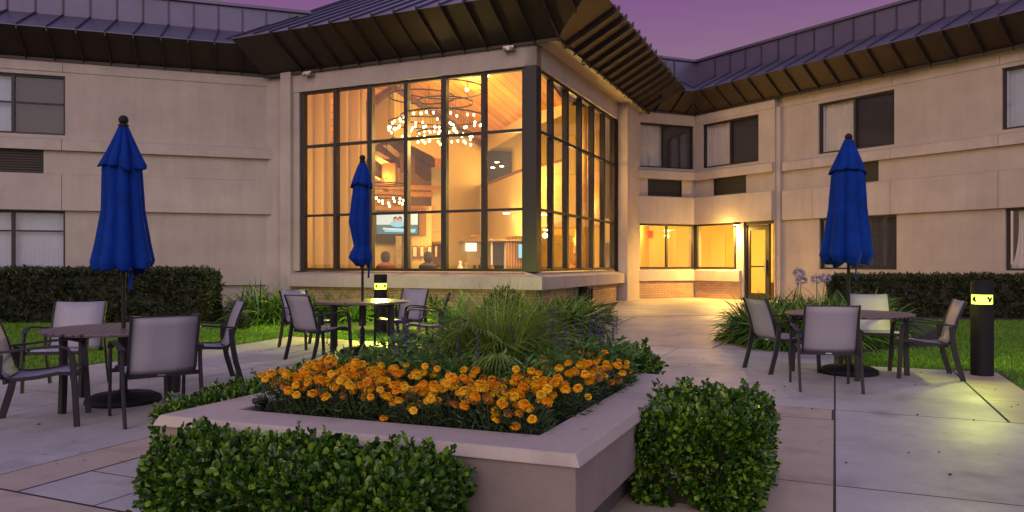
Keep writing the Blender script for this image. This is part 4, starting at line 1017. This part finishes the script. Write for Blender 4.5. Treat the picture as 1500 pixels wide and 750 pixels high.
# ---- clipped hedges
def hedge(name, label, quad, z0_, z1_, dens, ln, wd, m, cat='hedge', round_=.09, layers=2, tops=.05, group=None, spriglen=.03, jit=.02, skip=()):
    """quad: four ground corners; sprigs of leaves all over the rounded box, solid dark core added inside"""
    t = thing(name, label, cat, (0,0,0), group=group); q = [np.array([p[0], p[1]]) for p in quad]
    cen = sum(q)/4; P = []; Nn = []
    def bil(s, t_): return (q[0]*(1-s)[:, None]+q[1]*s[:, None])*(1-t_)[:, None] + (q[3]*(1-s)[:, None]+q[2]*s[:, None])*t_[:, None]
    faces = [(q[i], q[(i+1) % 4]) for i in range(4)]
    A = abs(np.cross(q[2]-q[0], q[3]-q[1]))/2; n = int(A*dens); u, v = rng.random(n), rng.random(n)
    top = bil(u, v); P.append(np.column_stack([top, np.full(n, z1_)])); Nn.append(np.tile([0, 0, 1.0], (n, 1)))
    for i, (a, b) in enumerate(faces):
        if i in skip: continue
        d = b-a; L_ = np.linalg.norm(d); nn = np.array([d[1], -d[0]])/L_
        if np.dot(nn, (a+b)/2-cen) < 0: nn = -nn
        k = int(L_*(z1_-z0_)*dens); s = rng.random(k); z = z0_+(z1_-z0_)*rng.random(k)
        P.append(np.column_stack([a+d*s[:, None], z])); Nn.append(np.tile([nn[0], nn[1], 0], (k, 1)))
    P = np.concatenate(P); Nn = np.concatenate(Nn)
    # round the edges: pull points near two faces inwards
    for a, b in faces:
        d = b-a; L_ = np.linalg.norm(d); nn = np.array([d[1], -d[0]])/L_
        if np.dot(nn, (a+b)/2-cen) < 0: nn = -nn
        dist = (P[:, :2]-a) @ (-nn); k = np.clip(1-dist/round_, 0, 1)
        kt = np.clip(1-(z1_-P[:, 2])/round_, 0, 1)
        P[:, 2] -= round_*.55*k*kt**2*(Nn[:, 2] > .5) + round_*.2*k*kt
        P[:, :2] -= (nn*(round_*.55*kt*k**2*(Nn[:, 2] < .5))[:, None])
        Nn[:, :2] += nn*(k*.8)[:, None]; 
    Nn[:, 2] += np.clip(1-(z1_-P[:, 2])/round_, 0, 1)*.8
    lump = np.sin(P[:, 0]*7.3+1)*np.sin(P[:, 1]*6.1+2)*np.sin(P[:, 2]*8+.5)
    Nn /= np.linalg.norm(Nn, axis=1)[:, None]
    P = P + Nn*(lump*.02+rng.normal(0, jit, len(P)))[:, None]
    n = len(P); Vs = []; Fs = []; off = 0
    for ly in range(layers):
        base = P - Nn*(.035*ly + .01); kk = 6
        D = np.repeat(Nn, kk, 0) + rng.normal(0, .62, (n*kk, 3)) + [0, 0, .25]
        B = np.repeat(base, kk, 0) + rng.normal(0, ln*.25, (n*kk, 3))
        V_, F_ = leaf_arrays(B, D, rng.uniform(.45, 1.45, n*kk)*ln, rng.uniform(.75, 1.15, n*kk)*wd, rounded=ln < .05); Vs.append(V_); Fs.append(F_+off); off += len(V_)
    # taller shoots on top
    k = int(n*tops); idx = rng.choice(np.where(Nn[:, 2] > .3)[0], k)
    if k:
        base = np.repeat(P[idx], 8, 0); hgt = np.tile(np.linspace(0, 1, 8), k)[:, None]*spriglen*np.repeat(rng.uniform(.5, 1.6, k), 8)[:, None]
        lean = np.repeat(rng.normal(0, .35, (k, 3)), 8, 0); lean[:, 2] = 1
        D = lean + rng.normal(0, .7, (k*8, 3)); V_, F_ = leaf_arrays(base+lean*hgt, D, ln*.95, wd*.9, rounded=ln < .05); Vs.append(V_); Fs.append(F_+off)
    raw_mesh('foliage', np.concatenate(Vs), np.concatenate(Fs), [m], parent=t)
    ins = .05 + ln*.6; mb = MB(); c2 = []
    for p in q:
        d = cen-p; c2.append(tuple(p + d/np.linalg.norm(d)*ins*1.3))
    mb.prism(c2, z0_-.02, z1_-ins, 'core'); mb.build('dark_core', t); return t  # solid dark box added inside to close the gaps between the leaves
FX = [pl(.47, -.02), pl(1.86, -.02), pl(2.02, -.02)]
hedge('box_hedge', 'clipped glossy green hedge along the front of the planter at the bottom of the picture',
      [(-.20, 3.25), (-1.62, 3.78), (-1.60, 3.20), (-.40, 2.66)], 0, .465, 950, .035, .027, 'box_leaf', spriglen=.05)
hedge('box_hedge', 'clipped cube shaped green hedge on the right side of the planter',
      [(.67, 4.02), (1.24, 3.78), (1.62, 4.66), (1.05, 4.90)], 0, .49, 1000, .035, .027, 'box_leaf', spriglen=.045)
a, b_ = pl(LF+.05, .45), pl(LF+.05, 2.5)
hedge('box_hedge', 'low green hedge along the left side of the planter beside the left table',
      [tuple(a)[:2], tuple(a+fd*.46)[:2], tuple(b_+fd*.46)[:2], tuple(b_)[:2]], 0, .47, 800, .036, .022, 'box_leaf', spriglen=.04)
a, b_ = pl(.35, LS+.1), pl(2.0, LS+.1)
hedge('box_hedge', 'low green hedge behind the planter beside the path',
      [tuple(a)[:2], tuple(b_)[:2], tuple(b_+sd*.5)[:2], tuple(a+sd*.5)[:2]], 0, .60, 650, .038, .022, 'box_leaf', spriglen=.04)
hedge('privet_hedge', 'long dark clipped hedge below the left wing behind the left table',
      [(-6.05, 14.7), (-15, 14.9), (-15, 16.2), (-6.3, 16.0)], .08, 1.13, 330, .06, .032, 'hedge_leaf', round_=.12, spriglen=.04, jit=.03, tops=.08, skip=(2,))
hedge('privet_hedge', 'long dark clipped hedge below the right wing behind the bollard light',
      [(7.3, 17.0), (14.3, 14.9), (14.6, 15.9), (7.7, 18.0)], .10, .98, 330, .06, .032, 'hedge_leaf', round_=.12, spriglen=.04, jit=.03, tops=.08, skip=(2,))

# ---- marigolds
def flower_mesh(r, m, seed):
    rs = np.random.default_rng(seed); Vs = []; Fs = []; off = 0
    for ring_, (n, el, ro) in enumerate(((12, -.55, .92), (14, -.2, 1.0), (14, .12, 1.0), (12, .45, .96), (10, .8, .9), (7, 1.15, .82), (4, 1.45, .78))):
        for k in range(n):
            a = 2*pi*k/n + ring_*.4 + rs.uniform(-.2, .2); e = el + rs.uniform(-.15, .15); q = r*ro*rs.uniform(.86, 1.1)
            d = np.array([cos(a)*cos(e), sin(a)*cos(e), sin(e)*.85]); t = np.array([-sin(a), cos(a), 0]); up = np.cross(d, t)*(-1)
            w = r*.30*rs.uniform(.8, 1.2); base = d*q*.35 - up*r*.1
            Vs += [base, d*q*.85 - t*w, d*q*1.02 - t*w*.5 + up*r*.2, d*q*.96 + t*w*.5 + up*r*.24, d*q*.85 + t*w]
            Fs += [(off, off+1, off+2), (off, off+2, off+3), (off, off+3, off+4)]; off += 5
    me_o = raw_mesh('flower', Vs, Fs, [m]); me = me_o.data; bpy.data.objects.remove(me_o); return me
FM = [flower_mesh(.0265, ('petal', 'petal', 'petal_gold', 'petal_gold')[i], i) for i in range(4)] + [flower_mesh(.028, 'petal_old', 9)]
def foliage_arrays(n, rx, h, ln, wd, up=.6):
    a = rng.uniform(0, 2*pi, n); r = rx*np.sqrt(rng.random(n)); z = h*rng.random(n)**.75*(1-.45*(r/rx)**2)
    P = np.column_stack([r*np.cos(a), r*np.sin(a), z]); D = np.column_stack([np.cos(a), np.sin(a), np.full(n, up)]) + rng.normal(0, .55, (n, 3))
    return leaf_arrays(P, D, rng.uniform(.6, 1.3, n)*ln, wd)
def marigold(p, rz, nf, label, group, h=.20):
    t = thing('marigold_plant', label, 'flower', p, rz, group)
    V_, F_ = foliage_arrays(420, .155, h, .045, .009); raw_mesh('foliage', V_, F_, ['feather_leaf'], parent=t)
    used = []
    for i in range(nf):
        for _ in range(12):
            a = random.uniform(0, 2*pi); r = .155*sqrt(random.random())
            q = (r*cos(a), r*sin(a))
            if all((q[0]-u[0])**2+(q[1]-u[1])**2 > .0019 for u in used): break
        used.append(q); z = h*(1.05-.35*(r/.155)**2)+random.uniform(-.035, .05)
        me = FM[4] if random.random() < .06 else random.choice(FM[:4])
        o = bpy.data.objects.new('flower', me); COL.objects.link(o); o.parent = t; o.location = (*q, z)
        o.rotation_euler = (random.uniform(-.5, .5), random.uniform(-.5, .5), random.uniform(0, 6)); sc = random.uniform(.75, 1.12); o.scale = (sc, sc, sc*1.1)
    b = MB()
    for q in used: b.tube([(q[0]*.4, q[1]*.4, .02), (q[0], q[1], h*.9)], .003, 'stem', 4)
    b.build('stem', t)
IA, IB = .30, .30
spots = []
for i in range(9):                                  # front rows
    a = .42 + i*(LF-.86)/8
    spots.append((a+random.uniform(-.03, .03), .44+random.uniform(-.02, .03), 16, 'f'))
    spots.append((a+.06+random.uniform(-.04, .04), .63+random.uniform(-.03, .03), 16, 'f'))
    spots.append((a+random.uniform(-.04, .04), .84+random.uniform(-.03, .03), 10, 'f'))
for j in range(5):                                  # left side
    for k in range(3): spots.append((LF-.42-k*.24+random.uniform(-.03, .03), .90+j*.25+random.uniform(-.03, .03), 14, 'l'))
for j in range(5):                                  # right side
    for k in range(2): spots.append((.41+k*.22+random.uniform(-.03, .03), .88+j*.25+random.uniform(-.03, .03), 14, 'r'))
LB = {'f': 'orange marigold plant in the rows along the front of the planter bed', 'l': 'orange marigold plant in the left back part of the planter bed', 'r': 'orange marigold plant along the right side of the planter bed'}
GR = {'f': 'marigolds along the planter front', 'l': 'marigolds on the left of the planter', 'r': 'marigolds on the right of the planter'}
for a, b_, nf, k in spots: marigold(tuple(pl(a, b_, .455)), random.uniform(0, 6), nf, LB[k], GR[k], random.uniform(.17, .23))
o = bpy.data.objects.new('marigold_flower', FM[0]); COL.objects.link(o); o.location = pl(.42, .335, .52); tag(o, 'single low orange marigold bloom at the front right corner of the bed', 'flower')
o = bpy.data.objects.new('marigold_flower', FM[1]); COL.objects.link(o); o.location = pl(1.12, .30, .515); o.scale = (.85,)*3; tag(o, 'single low orange marigold bloom leaning over the cap mid front', 'flower')

# ---- salvia with violet spikes
def salvia(p, label, group, h=.30, ns=7):
    t = thing('salvia_plant', label, 'plant', p, random.uniform(0, 6), group)
    V_, F_ = foliage_arrays(560, .18, h, .075, .020, .5); raw_mesh('foliage', V_, F_, ['salvia_leaf'], parent=t)
    for i in range(ns):
        a = random.uniform(0, 2*pi); r = random.uniform(.02, .15); q = np.array([r*cos(a), r*sin(a), h*.7]); d = np.array([cos(a)*.12, sin(a)*.12, 1.0]); hh = random.uniform(.16, .30)
        n = 60; tt = rng.uniform(.35, 1, n); P = q + d*hh*tt[:, None]; D = rng.normal(0, 1, (n, 3)); D[:, 2] = abs(D[:, 2])*.5+.3
        V_, F_ = leaf_arrays(P, D, .016*(1.35-tt), .008); raw_mesh('flower_spike', V_, F_, ['petal_violet'], parent=t)
    b = MB(); b.tube([(0,0,0), (0,0,h)], .006, 'stem', 5); b.build('stem', t)
sal = []
for i in range(7): sal.append((.66+i*.20, 1.03+.04*(i % 2), 'f'))
for i in range(6): sal.append((.62+i*.22, 1.32+.05*(i % 2), 'm'))
for i in range(6): sal.append((.50+i*.24, 2.02, 'b'))
sal += [(.85, 1.65, 'b'), (1.75, 1.68, 'b'), (.62, 1.86, 'b')]
for a, b_, k in sal:
    salvia(tuple(pl(a+random.uniform(-.03, .03), b_, .455)), {'f': 'leafy green salvia just behind the front marigolds', 'm': 'salvia with dark violet spikes in the middle of the planter', 'b': 'salvia with violet spikes at the back of the planter'}[k],
           {'f': 'salvias behind the front marigolds', 'm': 'salvias mid planter', 'b': 'salvias at the planter back'}[k], .30 if k == 'f' else .36, (0, 0, 1, 2)[len(COL.objects) % 4] if k == 'f' else (2 if k == 'm' else 5))

# ---- fountain like palm clump in the middle of the planter
t = thing('palm_clump', 'feathery yellow green palm clump rising from the middle of the planter', 'plant', tuple(pl(1.05, 1.50, .455)))
n = 4600; a = rng.uniform(0, 2*pi, n); e = rng.uniform(.35, 1.5, n); B = np.column_stack([.05*np.cos(a), .05*np.sin(a), np.full(n, .05)])
B += rng.normal(0, .035, (n, 3))*[1, 1, .5]
D = np.column_stack([np.cos(a)*np.cos(e), np.sin(a)*np.cos(e), np.sin(e)])
V_, F_ = blade_arrays(B, D, rng.uniform(.45, .74, n), .0048, rng.uniform(.8, 2.6, n), 7); raw_mesh('blade_tuft', V_, F_, ['palm_leaf'], parent=t)
for k in range(34):                                 # fan leaves on arching stalks
    az = random.uniform(0, 2*pi); el = random.uniform(.2, 1.2); d = Vector((cos(az)*cos(el), sin(az)*cos(el), sin(el))); ln = random.uniform(.34, .58)
    hub = d*ln + Vector((0, 0, -.06*cos(el))); m_n = 22; side = d.cross(Vector((0,0,1))).normalized()
    P = np.tile(np.array(hub), (m_n, 1)); an = np.linspace(-1.25, 1.25, m_n)
    fwd = Vector((d.x, d.y, d.z*.3)).normalized()
    Dm = np.array([np.array(fwd*cos(x)+side*sin(x)) for x in an]); V_, F_ = blade_arrays(P, Dm, .23, .011, .9, 5)
    o = raw_mesh('frond', V_, F_, ['palm_leaf' if k % 3 else 'strap_leaf'], parent=t)
b = MB(); b.lathe([(.05, 0), (.07, .08), (.05, .2), (.02, .26)], 'core', 10); b.build('trunk', t)

# ---- agapanthus clumps
def strap_clump(p, label, group, n=110, ln=.62, spread=.10, m='strap_leaf', flowers=0, wd=.024):
    t = thing('agapanthus_plant', label, 'plant', p, random.uniform(0, 6), group)
    n = int(n*1.7); wd *= 1.15; a = rng.uniform(0, 2*pi, n); e = rng.uniform(.35, 1.38, n); B = np.column_stack([spread*np.cos(a)*rng.random(n), spread*np.sin(a)*rng.random(n), np.zeros(n)])
    D = np.column_stack([np.cos(a)*np.cos(e), np.sin(a)*np.cos(e), np.sin(e)])
    V_, F_ = blade_arrays(B, D, rng.uniform(.65, 1.08, n)*ln, wd, rng.uniform(.9, 2.6, n), 6); raw_mesh('leaf_tuft', V_, F_, [m], parent=t)
    for i in range(flowers):
        x, y = random.uniform(-.15, .15), random.uniform(-.15, .15); hh = random.uniform(.85, 1.05)
        b = MB(); b.tube([(x*.3, y*.3, 0), (x*.7, y*.7, hh*.6), (x, y, hh)], .007, 'stem', 5); b.build('stem', t)
        k = 90; D = rng.normal(0, 1, (k, 3)); D[:, 2] = D[:, 2]*.7+.25; D /= np.linalg.norm(D, axis=1)[:, None]
        V_, F_ = leaf_arrays(np.array([x, y, hh])+D*.05, D, .075, .022); raw_mesh('flower_head', V_, F_, ['petal_lilac'], parent=t)
def clumps(pts, label, group, **k):
    for (x, y) in pts: strap_clump((x, y, G(x, y)+.01), label, group, **k)
def gp(px, Y): return ((px-750)/F*Y, Y)
clumps([gp(362, 15.5), gp(380, 15.1), gp(398, 15.0), gp(372, 16.6), gp(408, 16.4), gp(423, 15.2), gp(390, 17.5), gp(350, 16.8)],
       'dark strappy agapanthus clump between the left hedge and the lobby pilaster', 'agapanthus left of the lobby', ln=.95, wd=.04, n=80)
clumps([gp(445+i*24, 15.3+.5*(i % 3)) for i in range(9)], 'strappy agapanthus clump in the bed behind the middle table', 'agapanthus behind the middle table', ln=.85, wd=.04, n=70)
clumps([gp(660+i*26, 13.6+.7*(i % 3)) for i in range(5)], 'agapanthus clump below the lobby corner just behind the palm', 'agapanthus under the lobby corner', ln=.9, wd=.036, n=90)
clumps([gp(783, 12.3), gp(800, 12.5), gp(822, 12.6), gp(838, 12.9), gp(812, 13.5), gp(850, 13.6), gp(790, 13.6), gp(835, 14.6), gp(768, 12.5)], 'dense green agapanthus clump on the left of the path to the door', 'agapanthus left of the path', ln=.92, wd=.034, n=190)
clumps([gp(868, 15.0), gp(884, 15.3), gp(862, 16.4)], 'small agapanthus clump jutting out where the path meets the lobby base', 'small agapanthus by the path', ln=.5, wd=.03, n=70)
clumps([gp(x, y) for x, y in ((1098, 12.3), (1118, 11.9), (1140, 11.5), (1165, 11.4), (1190, 11.5), (1216, 11.6), (1242, 11.8), (1268, 12.0), (1110, 13.4), (1135, 12.9), (1160, 13.0), (1185, 12.8), (1212, 13.0), (1240, 13.2), (1265, 13.4), (1288, 12.6), (1128, 14.6), (1155, 14.6), (1182, 14.4), (1212, 14.6), (1245, 14.8), (1275, 14.6))],
       'green agapanthus clump in the bed right of the path behind the right table', 'agapanthus right of the path', ln=.84, wd=.046, n=260)
for x, y, lab in ((1164, 13.6, 'agapanthus with lilac flower heads nearest the glass door'), (1196, 14.0, 'agapanthus with two lilac flower heads left of the right umbrella')):
    px, Y = gp(x, y); strap_clump((px, Y, .08), lab, None, n=60, ln=.8, flowers=2)
# small dark shrub under the lobby corner
def shrub(p, label, r, h, n=900):
    t = thing('small_shrub', label, 'shrub', p); V_, F_ = foliage_arrays(n, r, h, .11, .03, 1.2); raw_mesh('foliage', V_, F_, ['hedge_leaf'], parent=t)
    b = MB(); b.tube([(0,0,0), (0,0,h*.7)], .02, 'core'); b.build('stem', t)
x, Y = gp(740, 14.6); shrub((x, Y, .08), 'dark upright leafy shrub below the corner of the lobby', .38, .78)
x, Y = gp(350, 13.9); shrub((x, Y, .05), 'tiny dark shrub at the end of the left hedge', .2, .3, 300)

# ---- sling patio chairs
def chair(label, loc, rz, group):
    t = thing('patio_chair', label, 'chair', loc, rz, group)
    prof = [(.27, .405), (.24, .425), (.16, .43), (.02, .405), (-.12, .395), (-.20, .405), (-.235, .45), (-.26, .55), (-.295, .68), (-.34, .80), (-.375, .885)]
    def sheet(pts, name):
        V_ = []; Fc_ = []; n = len(pts)
        for y, z in pts:
            for x in (-.245, -.08, .08, .245): V_.append((x, y, z - (.008 if abs(x) < .1 else 0)))
        for i in range(n-1):
            for j in range(3): k = i*4+j; Fc_.append((k, k+1, k+5, k+4))
        o = raw_mesh(name, V_, Fc_, ['sling'], parent=t, smooth=True); s = o.modifiers.new('t', 'SOLIDIFY'); s.thickness = .004; return o
    sheet(prof[:6], 'seat'); sheet(prof[5:], 'backrest')
    for sx in (-1, 1):
        x = sx*.256; b = MB(); b.strap([(x, y, z) for y, z in prof], .016, .030, 'frame'); b.build('side_rail', t, bevel=.004)
        x2 = sx*.295
        b = MB(); b.strap([(x2, .30, 0), (x2, .285, .30), (x2, .27, .52), (x2, .255, .60)], .022, .045, 'frame'); b.build('leg', t, bevel=.004)
        b = MB(); b.strap([(x2, -.34, 0), (x2, -.27, .25), (x2, -.235, .45), (x2, -.225, .60)], .022, .055, 'frame'); b.build('leg', t, bevel=.004)
        b = MB(); b.strap([(x2, .262, .585), (x2, .235, .628), (x2, .16, .648), (x2, .0, .640), (x2, -.15, .622), (x2, -.27, .610)], .048, .018, 'frame'); b.build('armrest', t, bevel=.004)
    for y, z in ((.262, .395), (-.19, .385)): b = MB(); b.beam((-.295, y, z), (.295, y, z), .022, .034, 'frame'); b.build('crossbar', t)
    b = MB(); b.beam((-.25, -.376, .878), (.25, -.376, .878), .008, .010, 'frame'); b.build('crossbar', t)
    b = MB(); b.beam((-.03, -.206, .385), (.03, -.206, .385), .003, .014, 'steel'); b.build('badge', t)
    return t
# ---- round tables
def table(label, loc, rz, r=.70, h=.72):
    t = thing('patio_table', label, 'table', loc, rz, 'round patio tables')
    b = MB(); b.lathe([(.03, h-.028), (r-.03, h-.032), (r, h-.026), (r+.004, h-.012), (r-.006, h), (.03, h)], 'tabletop', 48); b.build('tabletop', t)
    b = MB()
    for k in range(4):
        a = pi/4+k*pi/2; b.beam((0, 0, h-.05), ((r-.08)*cos(a), (r-.08)*sin(a), h-.05), .03, .035, 'frame')
    b.lathe([(.05, h-.36), (.05, h-.03)], 'frame', 16); b.build('apron', t)
    for k in range(4):
        a = pi/4+k*pi/2; c, s = cos(a), sin(a); R_ = r-.09
        b = MB(); b.strap([(R_*c, R_*s, h-.035), (R_*c*1.0, R_*s*1.0, .3), (R_*c*1.02, R_*s*1.02, 0)], .052, .052, 'frame', side=(-s, c, 0)); b.build('leg', t, bevel=.006)
    return t
def umbrella(label, loc, top, prof, waves=8, amp=.16, twist=.0, lean=0, base=True):
    """prof: list of tiers, each a list of (z, radius, x shift)"""
    t = thing('patio_umbrella', label, 'umbrella', loc, random.uniform(0, 1), 'closed blue umbrellas standing through the tables')
    b = MB(); b.tube([(0, 0, .02), (0, 0, top-.06)], .019, 'black', 12); b.build('pole', t, smooth=True)
    b = MB(); b.ball((0, 0, top-.03), .045, 'black', 14); b.lathe([(.03, top-.11), (.05, top-.085), (.03, top-.06)], 'black', 14); b.build('finial', t, smooth=True)
    for ti, tier in enumerate(prof):
        seg = 96; V_ = []; Fc_ = []
        tier = [tuple(np.array(tier[i])*(1-f)+np.array(tier[i+1])*f) for i in range(len(tier)-1) for f in (0, .25, .5, .75)] + [tier[-1]]
        n = len(tier)
        for i, (z, r, sx) in enumerate(tier):
            f = i/(n-1)
            for k in range(seg):
                th = 2*pi*k/seg; ph = th*waves + twist*f + ti*.8
                w = (abs(sin(ph/2))**.6*2-1)          # sharp inward creases
                w2 = .35*sin(th*5+1.7+ti+f*1.5)+.25*sin(th*3+f*2)
                rr = r*(1+amp*1.8*(.55+.45*f)*w+.15*w2*(0.3+f)); zz = z - (.012 if ti == 0 else .02)*w*f**3 + .030*sin(th*2+1+ti)*f**3 + .018*sin(th*3+.7)*f**3
                V_.append((rr*cos(th)+sx, rr*sin(th)*.92, zz))
        for i in range(n-1):
            for k in range(seg): a = i*seg+k; b2 = i*seg+(k+1) % seg; Fc_.append((a, b2, b2+seg, a+seg))
        z, r, sx = tier[-1]; c = len(V_)             # tucked under cloth
        for k in range(seg): v = V_[(n-1)*seg+k]; V_.append((v[0]*.35+sx*.6, v[1]*.35, z+.12))
        for k in range(seg): Fc_.append(((n-1)*seg+k, (n-1)*seg+(k+1) % seg, c+(k+1) % seg, c+k))
        raw_mesh('canopy' if ti else 'vent_canopy', V_, Fc_, ['canopy'], parent=t, smooth=True)
    zb = prof[-1][-1][0]; b = MB(); b.strap([(.06, -.04, zb+.1), (.075, -.05, zb-.05), (.07, -.05, zb-.2)], .03, .004, 'canopy'); b.build('tie_strap', t)
    b = MB(); b.lathe([(.31, 0), (.33, .02), (.32, .055), (.26, .085), (.06, .10), (.035, .13), (.032, .36), (.02, .37)], 'black', 40); b.build('base', t, smooth=True)
    return t
TL, TM, TR = Vector((*gp(181, 6.93), 0)), Vector((*gp(531, 10.75), 0)), Vector((*gp(1243, 8.75), 0))
table('round dark patio table on the far left under the leftmost umbrella', TL, .35, .67, .70)
table('round patio table in the middle distance reflecting the bollard glow', TM, .2, .66, .76)
table('round patio table on the right surrounded by four chairs', TR, .5, .70, .72)
umbrella('closed blue umbrella on the left with a wide skirt', TL, 2.67, [[(2.57, .04, 0), (2.45, .08, 0), (2.30, .13, 0), (2.19, .165, 0)], [(2.30, .12, -.01), (2.18, .145, -.01), (1.8, .155, 0), (1.48, .195, 0), (1.32, .218, 0), (1.26, .195, 0)]])
umbrella('closed blue umbrella in the middle tied tight at its waist', TM, 2.86, [[(2.78, .035, 0), (2.62, .09, 0), (2.42, .14, -.01)], [(2.45, .10, -.02), (2.2, .12, -.03), (1.9, .135, -.05), (1.66, .115, -.02), (1.55, .10, -.01), (1.47, .13, -.02), (1.38, .155, -.03), (1.29, .10, 0)]], waves=6, amp=.12, twist=2.2)
umbrella('closed blue umbrella on the right in front of the ground floor window', TR, 2.82, [[(2.76, .045, 0), (2.62, .095, 0), (2.48, .145, 0), (2.38, .18, 0)], [(2.44, .13, 0), (2.33, .175, 0), (1.95, .195, 0), (1.6, .235, 0), (1.40, .265, 0), (1.31, .21, 0)]], waves=7, amp=.12)
cg = {'l': 'sling chairs around the left table', 'm': 'sling chairs around the middle table', 'r': 'sling chairs around the right table'}
def put(px, Y, face, label, g_):   # face: compass heading the sitter looks towards, degrees from straight away (0) to the right (90)
    x, y = gp(px, Y); chair(label, (x, y, 0), -radians(face), cg[g_])
put(60, 6.05, 68, 'grey sling patio chair cut by the left edge of the picture', 'l')
put(98, 7.75, 170, 'grey sling chair behind the left table facing the camera', 'l')
put(228, 6.25, -38, 'grey sling chair seen from behind on the near right of the left table', 'l')
put(300, 8.1, -120, 'grey sling chair on the far right of the left table near the left side hedge', 'l')
put(468, 10.1, 38, 'grey sling chair seen from behind on the near left of the middle table', 'm')
put(452, 11.5, 125, 'sling chair behind the near left chair of the middle table with its back lit cream', 'm')
put(588, 11.8, -150, 'lavender grey sling chair behind the middle table on the right', 'm')
put(622, 10.8, -95, 'sling chair facing left at the right side of the middle table partly behind the palm', 'm')
put(1208, 7.75, 12, 'grey sling chair seen from behind in front of the right table', 'r')
put(1146, 9.0, 78, 'grey sling chair on the left of the right table beside the agapanthus', 'r')
put(1282, 9.75, 192, 'grey sling chair behind the right table facing the camera', 'r')
put(1352, 8.55, -72, 'sling chair on the right of the right table nearest the bollard light', 'r')
# ---- bollard lights
def bollard(label, loc, h=1.10, r=.118):
    t = thing('bollard_light', label, 'bollard light', loc, math.atan2(-loc[1], -loc[0])+pi/2, 'round black bollard lights')
    b = MB(); b.lathe([(r, 0), (r, h-.27)], 'black', 32); b.build('post', t, smooth=False)
    b = MB(); b.lathe([(r-.012, h-.27), (r-.012, h-.16)], 'lens', 32); ln_ = b.build('lens', t)
    b = MB(); b.lathe([(r, h-.16), (r, h-.012), (r-.012, h)], 'black', 32); b.build('cap', t)
    b = MB()
    b.beam((0, -(r-.010), h-.27), (0, -(r-.010), h-.16), .003, .004, 'black', up=(1,0,0))
    for a, dz_, q in ((-pi/2-.78, .012, .022), (-pi/2-.70, -.02, .019), (-pi/2-.95, -.005, .02), (-pi/2+.62, .016, .019), (-pi/2+.80, -.012, .023), (-pi/2+1.0, .01, .02)): b.ball(((r-.024)*cos(a), (r-.024)*sin(a), h-.212+dz_), q, 'black', 10, 1.2)
    b.build('guard', t)
    b = MB(); b.lathe([(.03, h-.265), (.03, h-.165)], 'lamp_core', 12); b.build('lamp', t)
    return t
YG = (.90, 1.0, .12)
def bollard_glow(x, y, z, e):
    for k in range(6):
        a = k*pi/3+.2; d = Vector((cos(a), sin(a), -.28)); light('bollard_glow', 'SPOT', (x+.125*cos(a), y+.125*sin(a), z), e/3, YG, .03, rot=d.to_track_quat('-Z', 'Y').to_euler(), spot=radians(125), blend=.8)
bx_, by_ = gp(1438.5, 8.62); bollard('tall black bollard light with yellow green lamp on the right beside the lawn', (bx_, by_, 0)); bollard_glow(bx_, by_, .885, 72)
bx2, by2 = gp(557.5, 13.4); bollard('black bollard light glowing behind the middle table', (bx2, by2, G(bx2, by2)), 1.06); bollard_glow(bx2, by2, G(bx2, by2)+.845, 380)
# ---- little blue box in the shade behind the right table
x, Y = gp(1190, 10.9); o = thing('storage_box', 'dark blue plastic box on the paving behind the near right table chair', 'box', (x, Y, 0), .2)
b = MB(); b.box(-.2, .2, -.14, .14, 0, .24, 'bluebox'); b.build('box_body', o, bevel=.015); b = MB(); b.box(-.21, .21, -.15, .15, .241, .27, 'bluebox'); b.build('lid', o, bevel=.008)

# ---- dropped leaves and petals on the paving
n = 260; x = rng.uniform(-6, 7, n); y = rng.uniform(2.6, 12, n); k = ~in_poly(x, y, [tuple(pl(-.1, -.1))[:2], tuple(pl(LF+.6, -.1))[:2], tuple(pl(LF+.6, LS+.6))[:2], tuple(pl(-.8, LS+.6))[:2]])
x, y = x[k], y[k]; B = np.column_stack([x, y, np.array([G(a, b) for a, b in zip(x, y)])+.011]); D = rng.normal(0, 1, (len(x), 3)); D[:, 2] = .06
V_, F_ = leaf_arrays(B, D, rng.uniform(.015, .04, len(x)), .014, fold=.02)
M['litter'] = leafmat('dry_leaf', (.05, .03, .015), (.11, .065, .03), (.18, .12, .05))
tag(raw_mesh('leaf_litter', V_, F_, ['litter']), 'tiny dry leaves scattered over the concrete paving', 'leaf litter', kind='stuff')
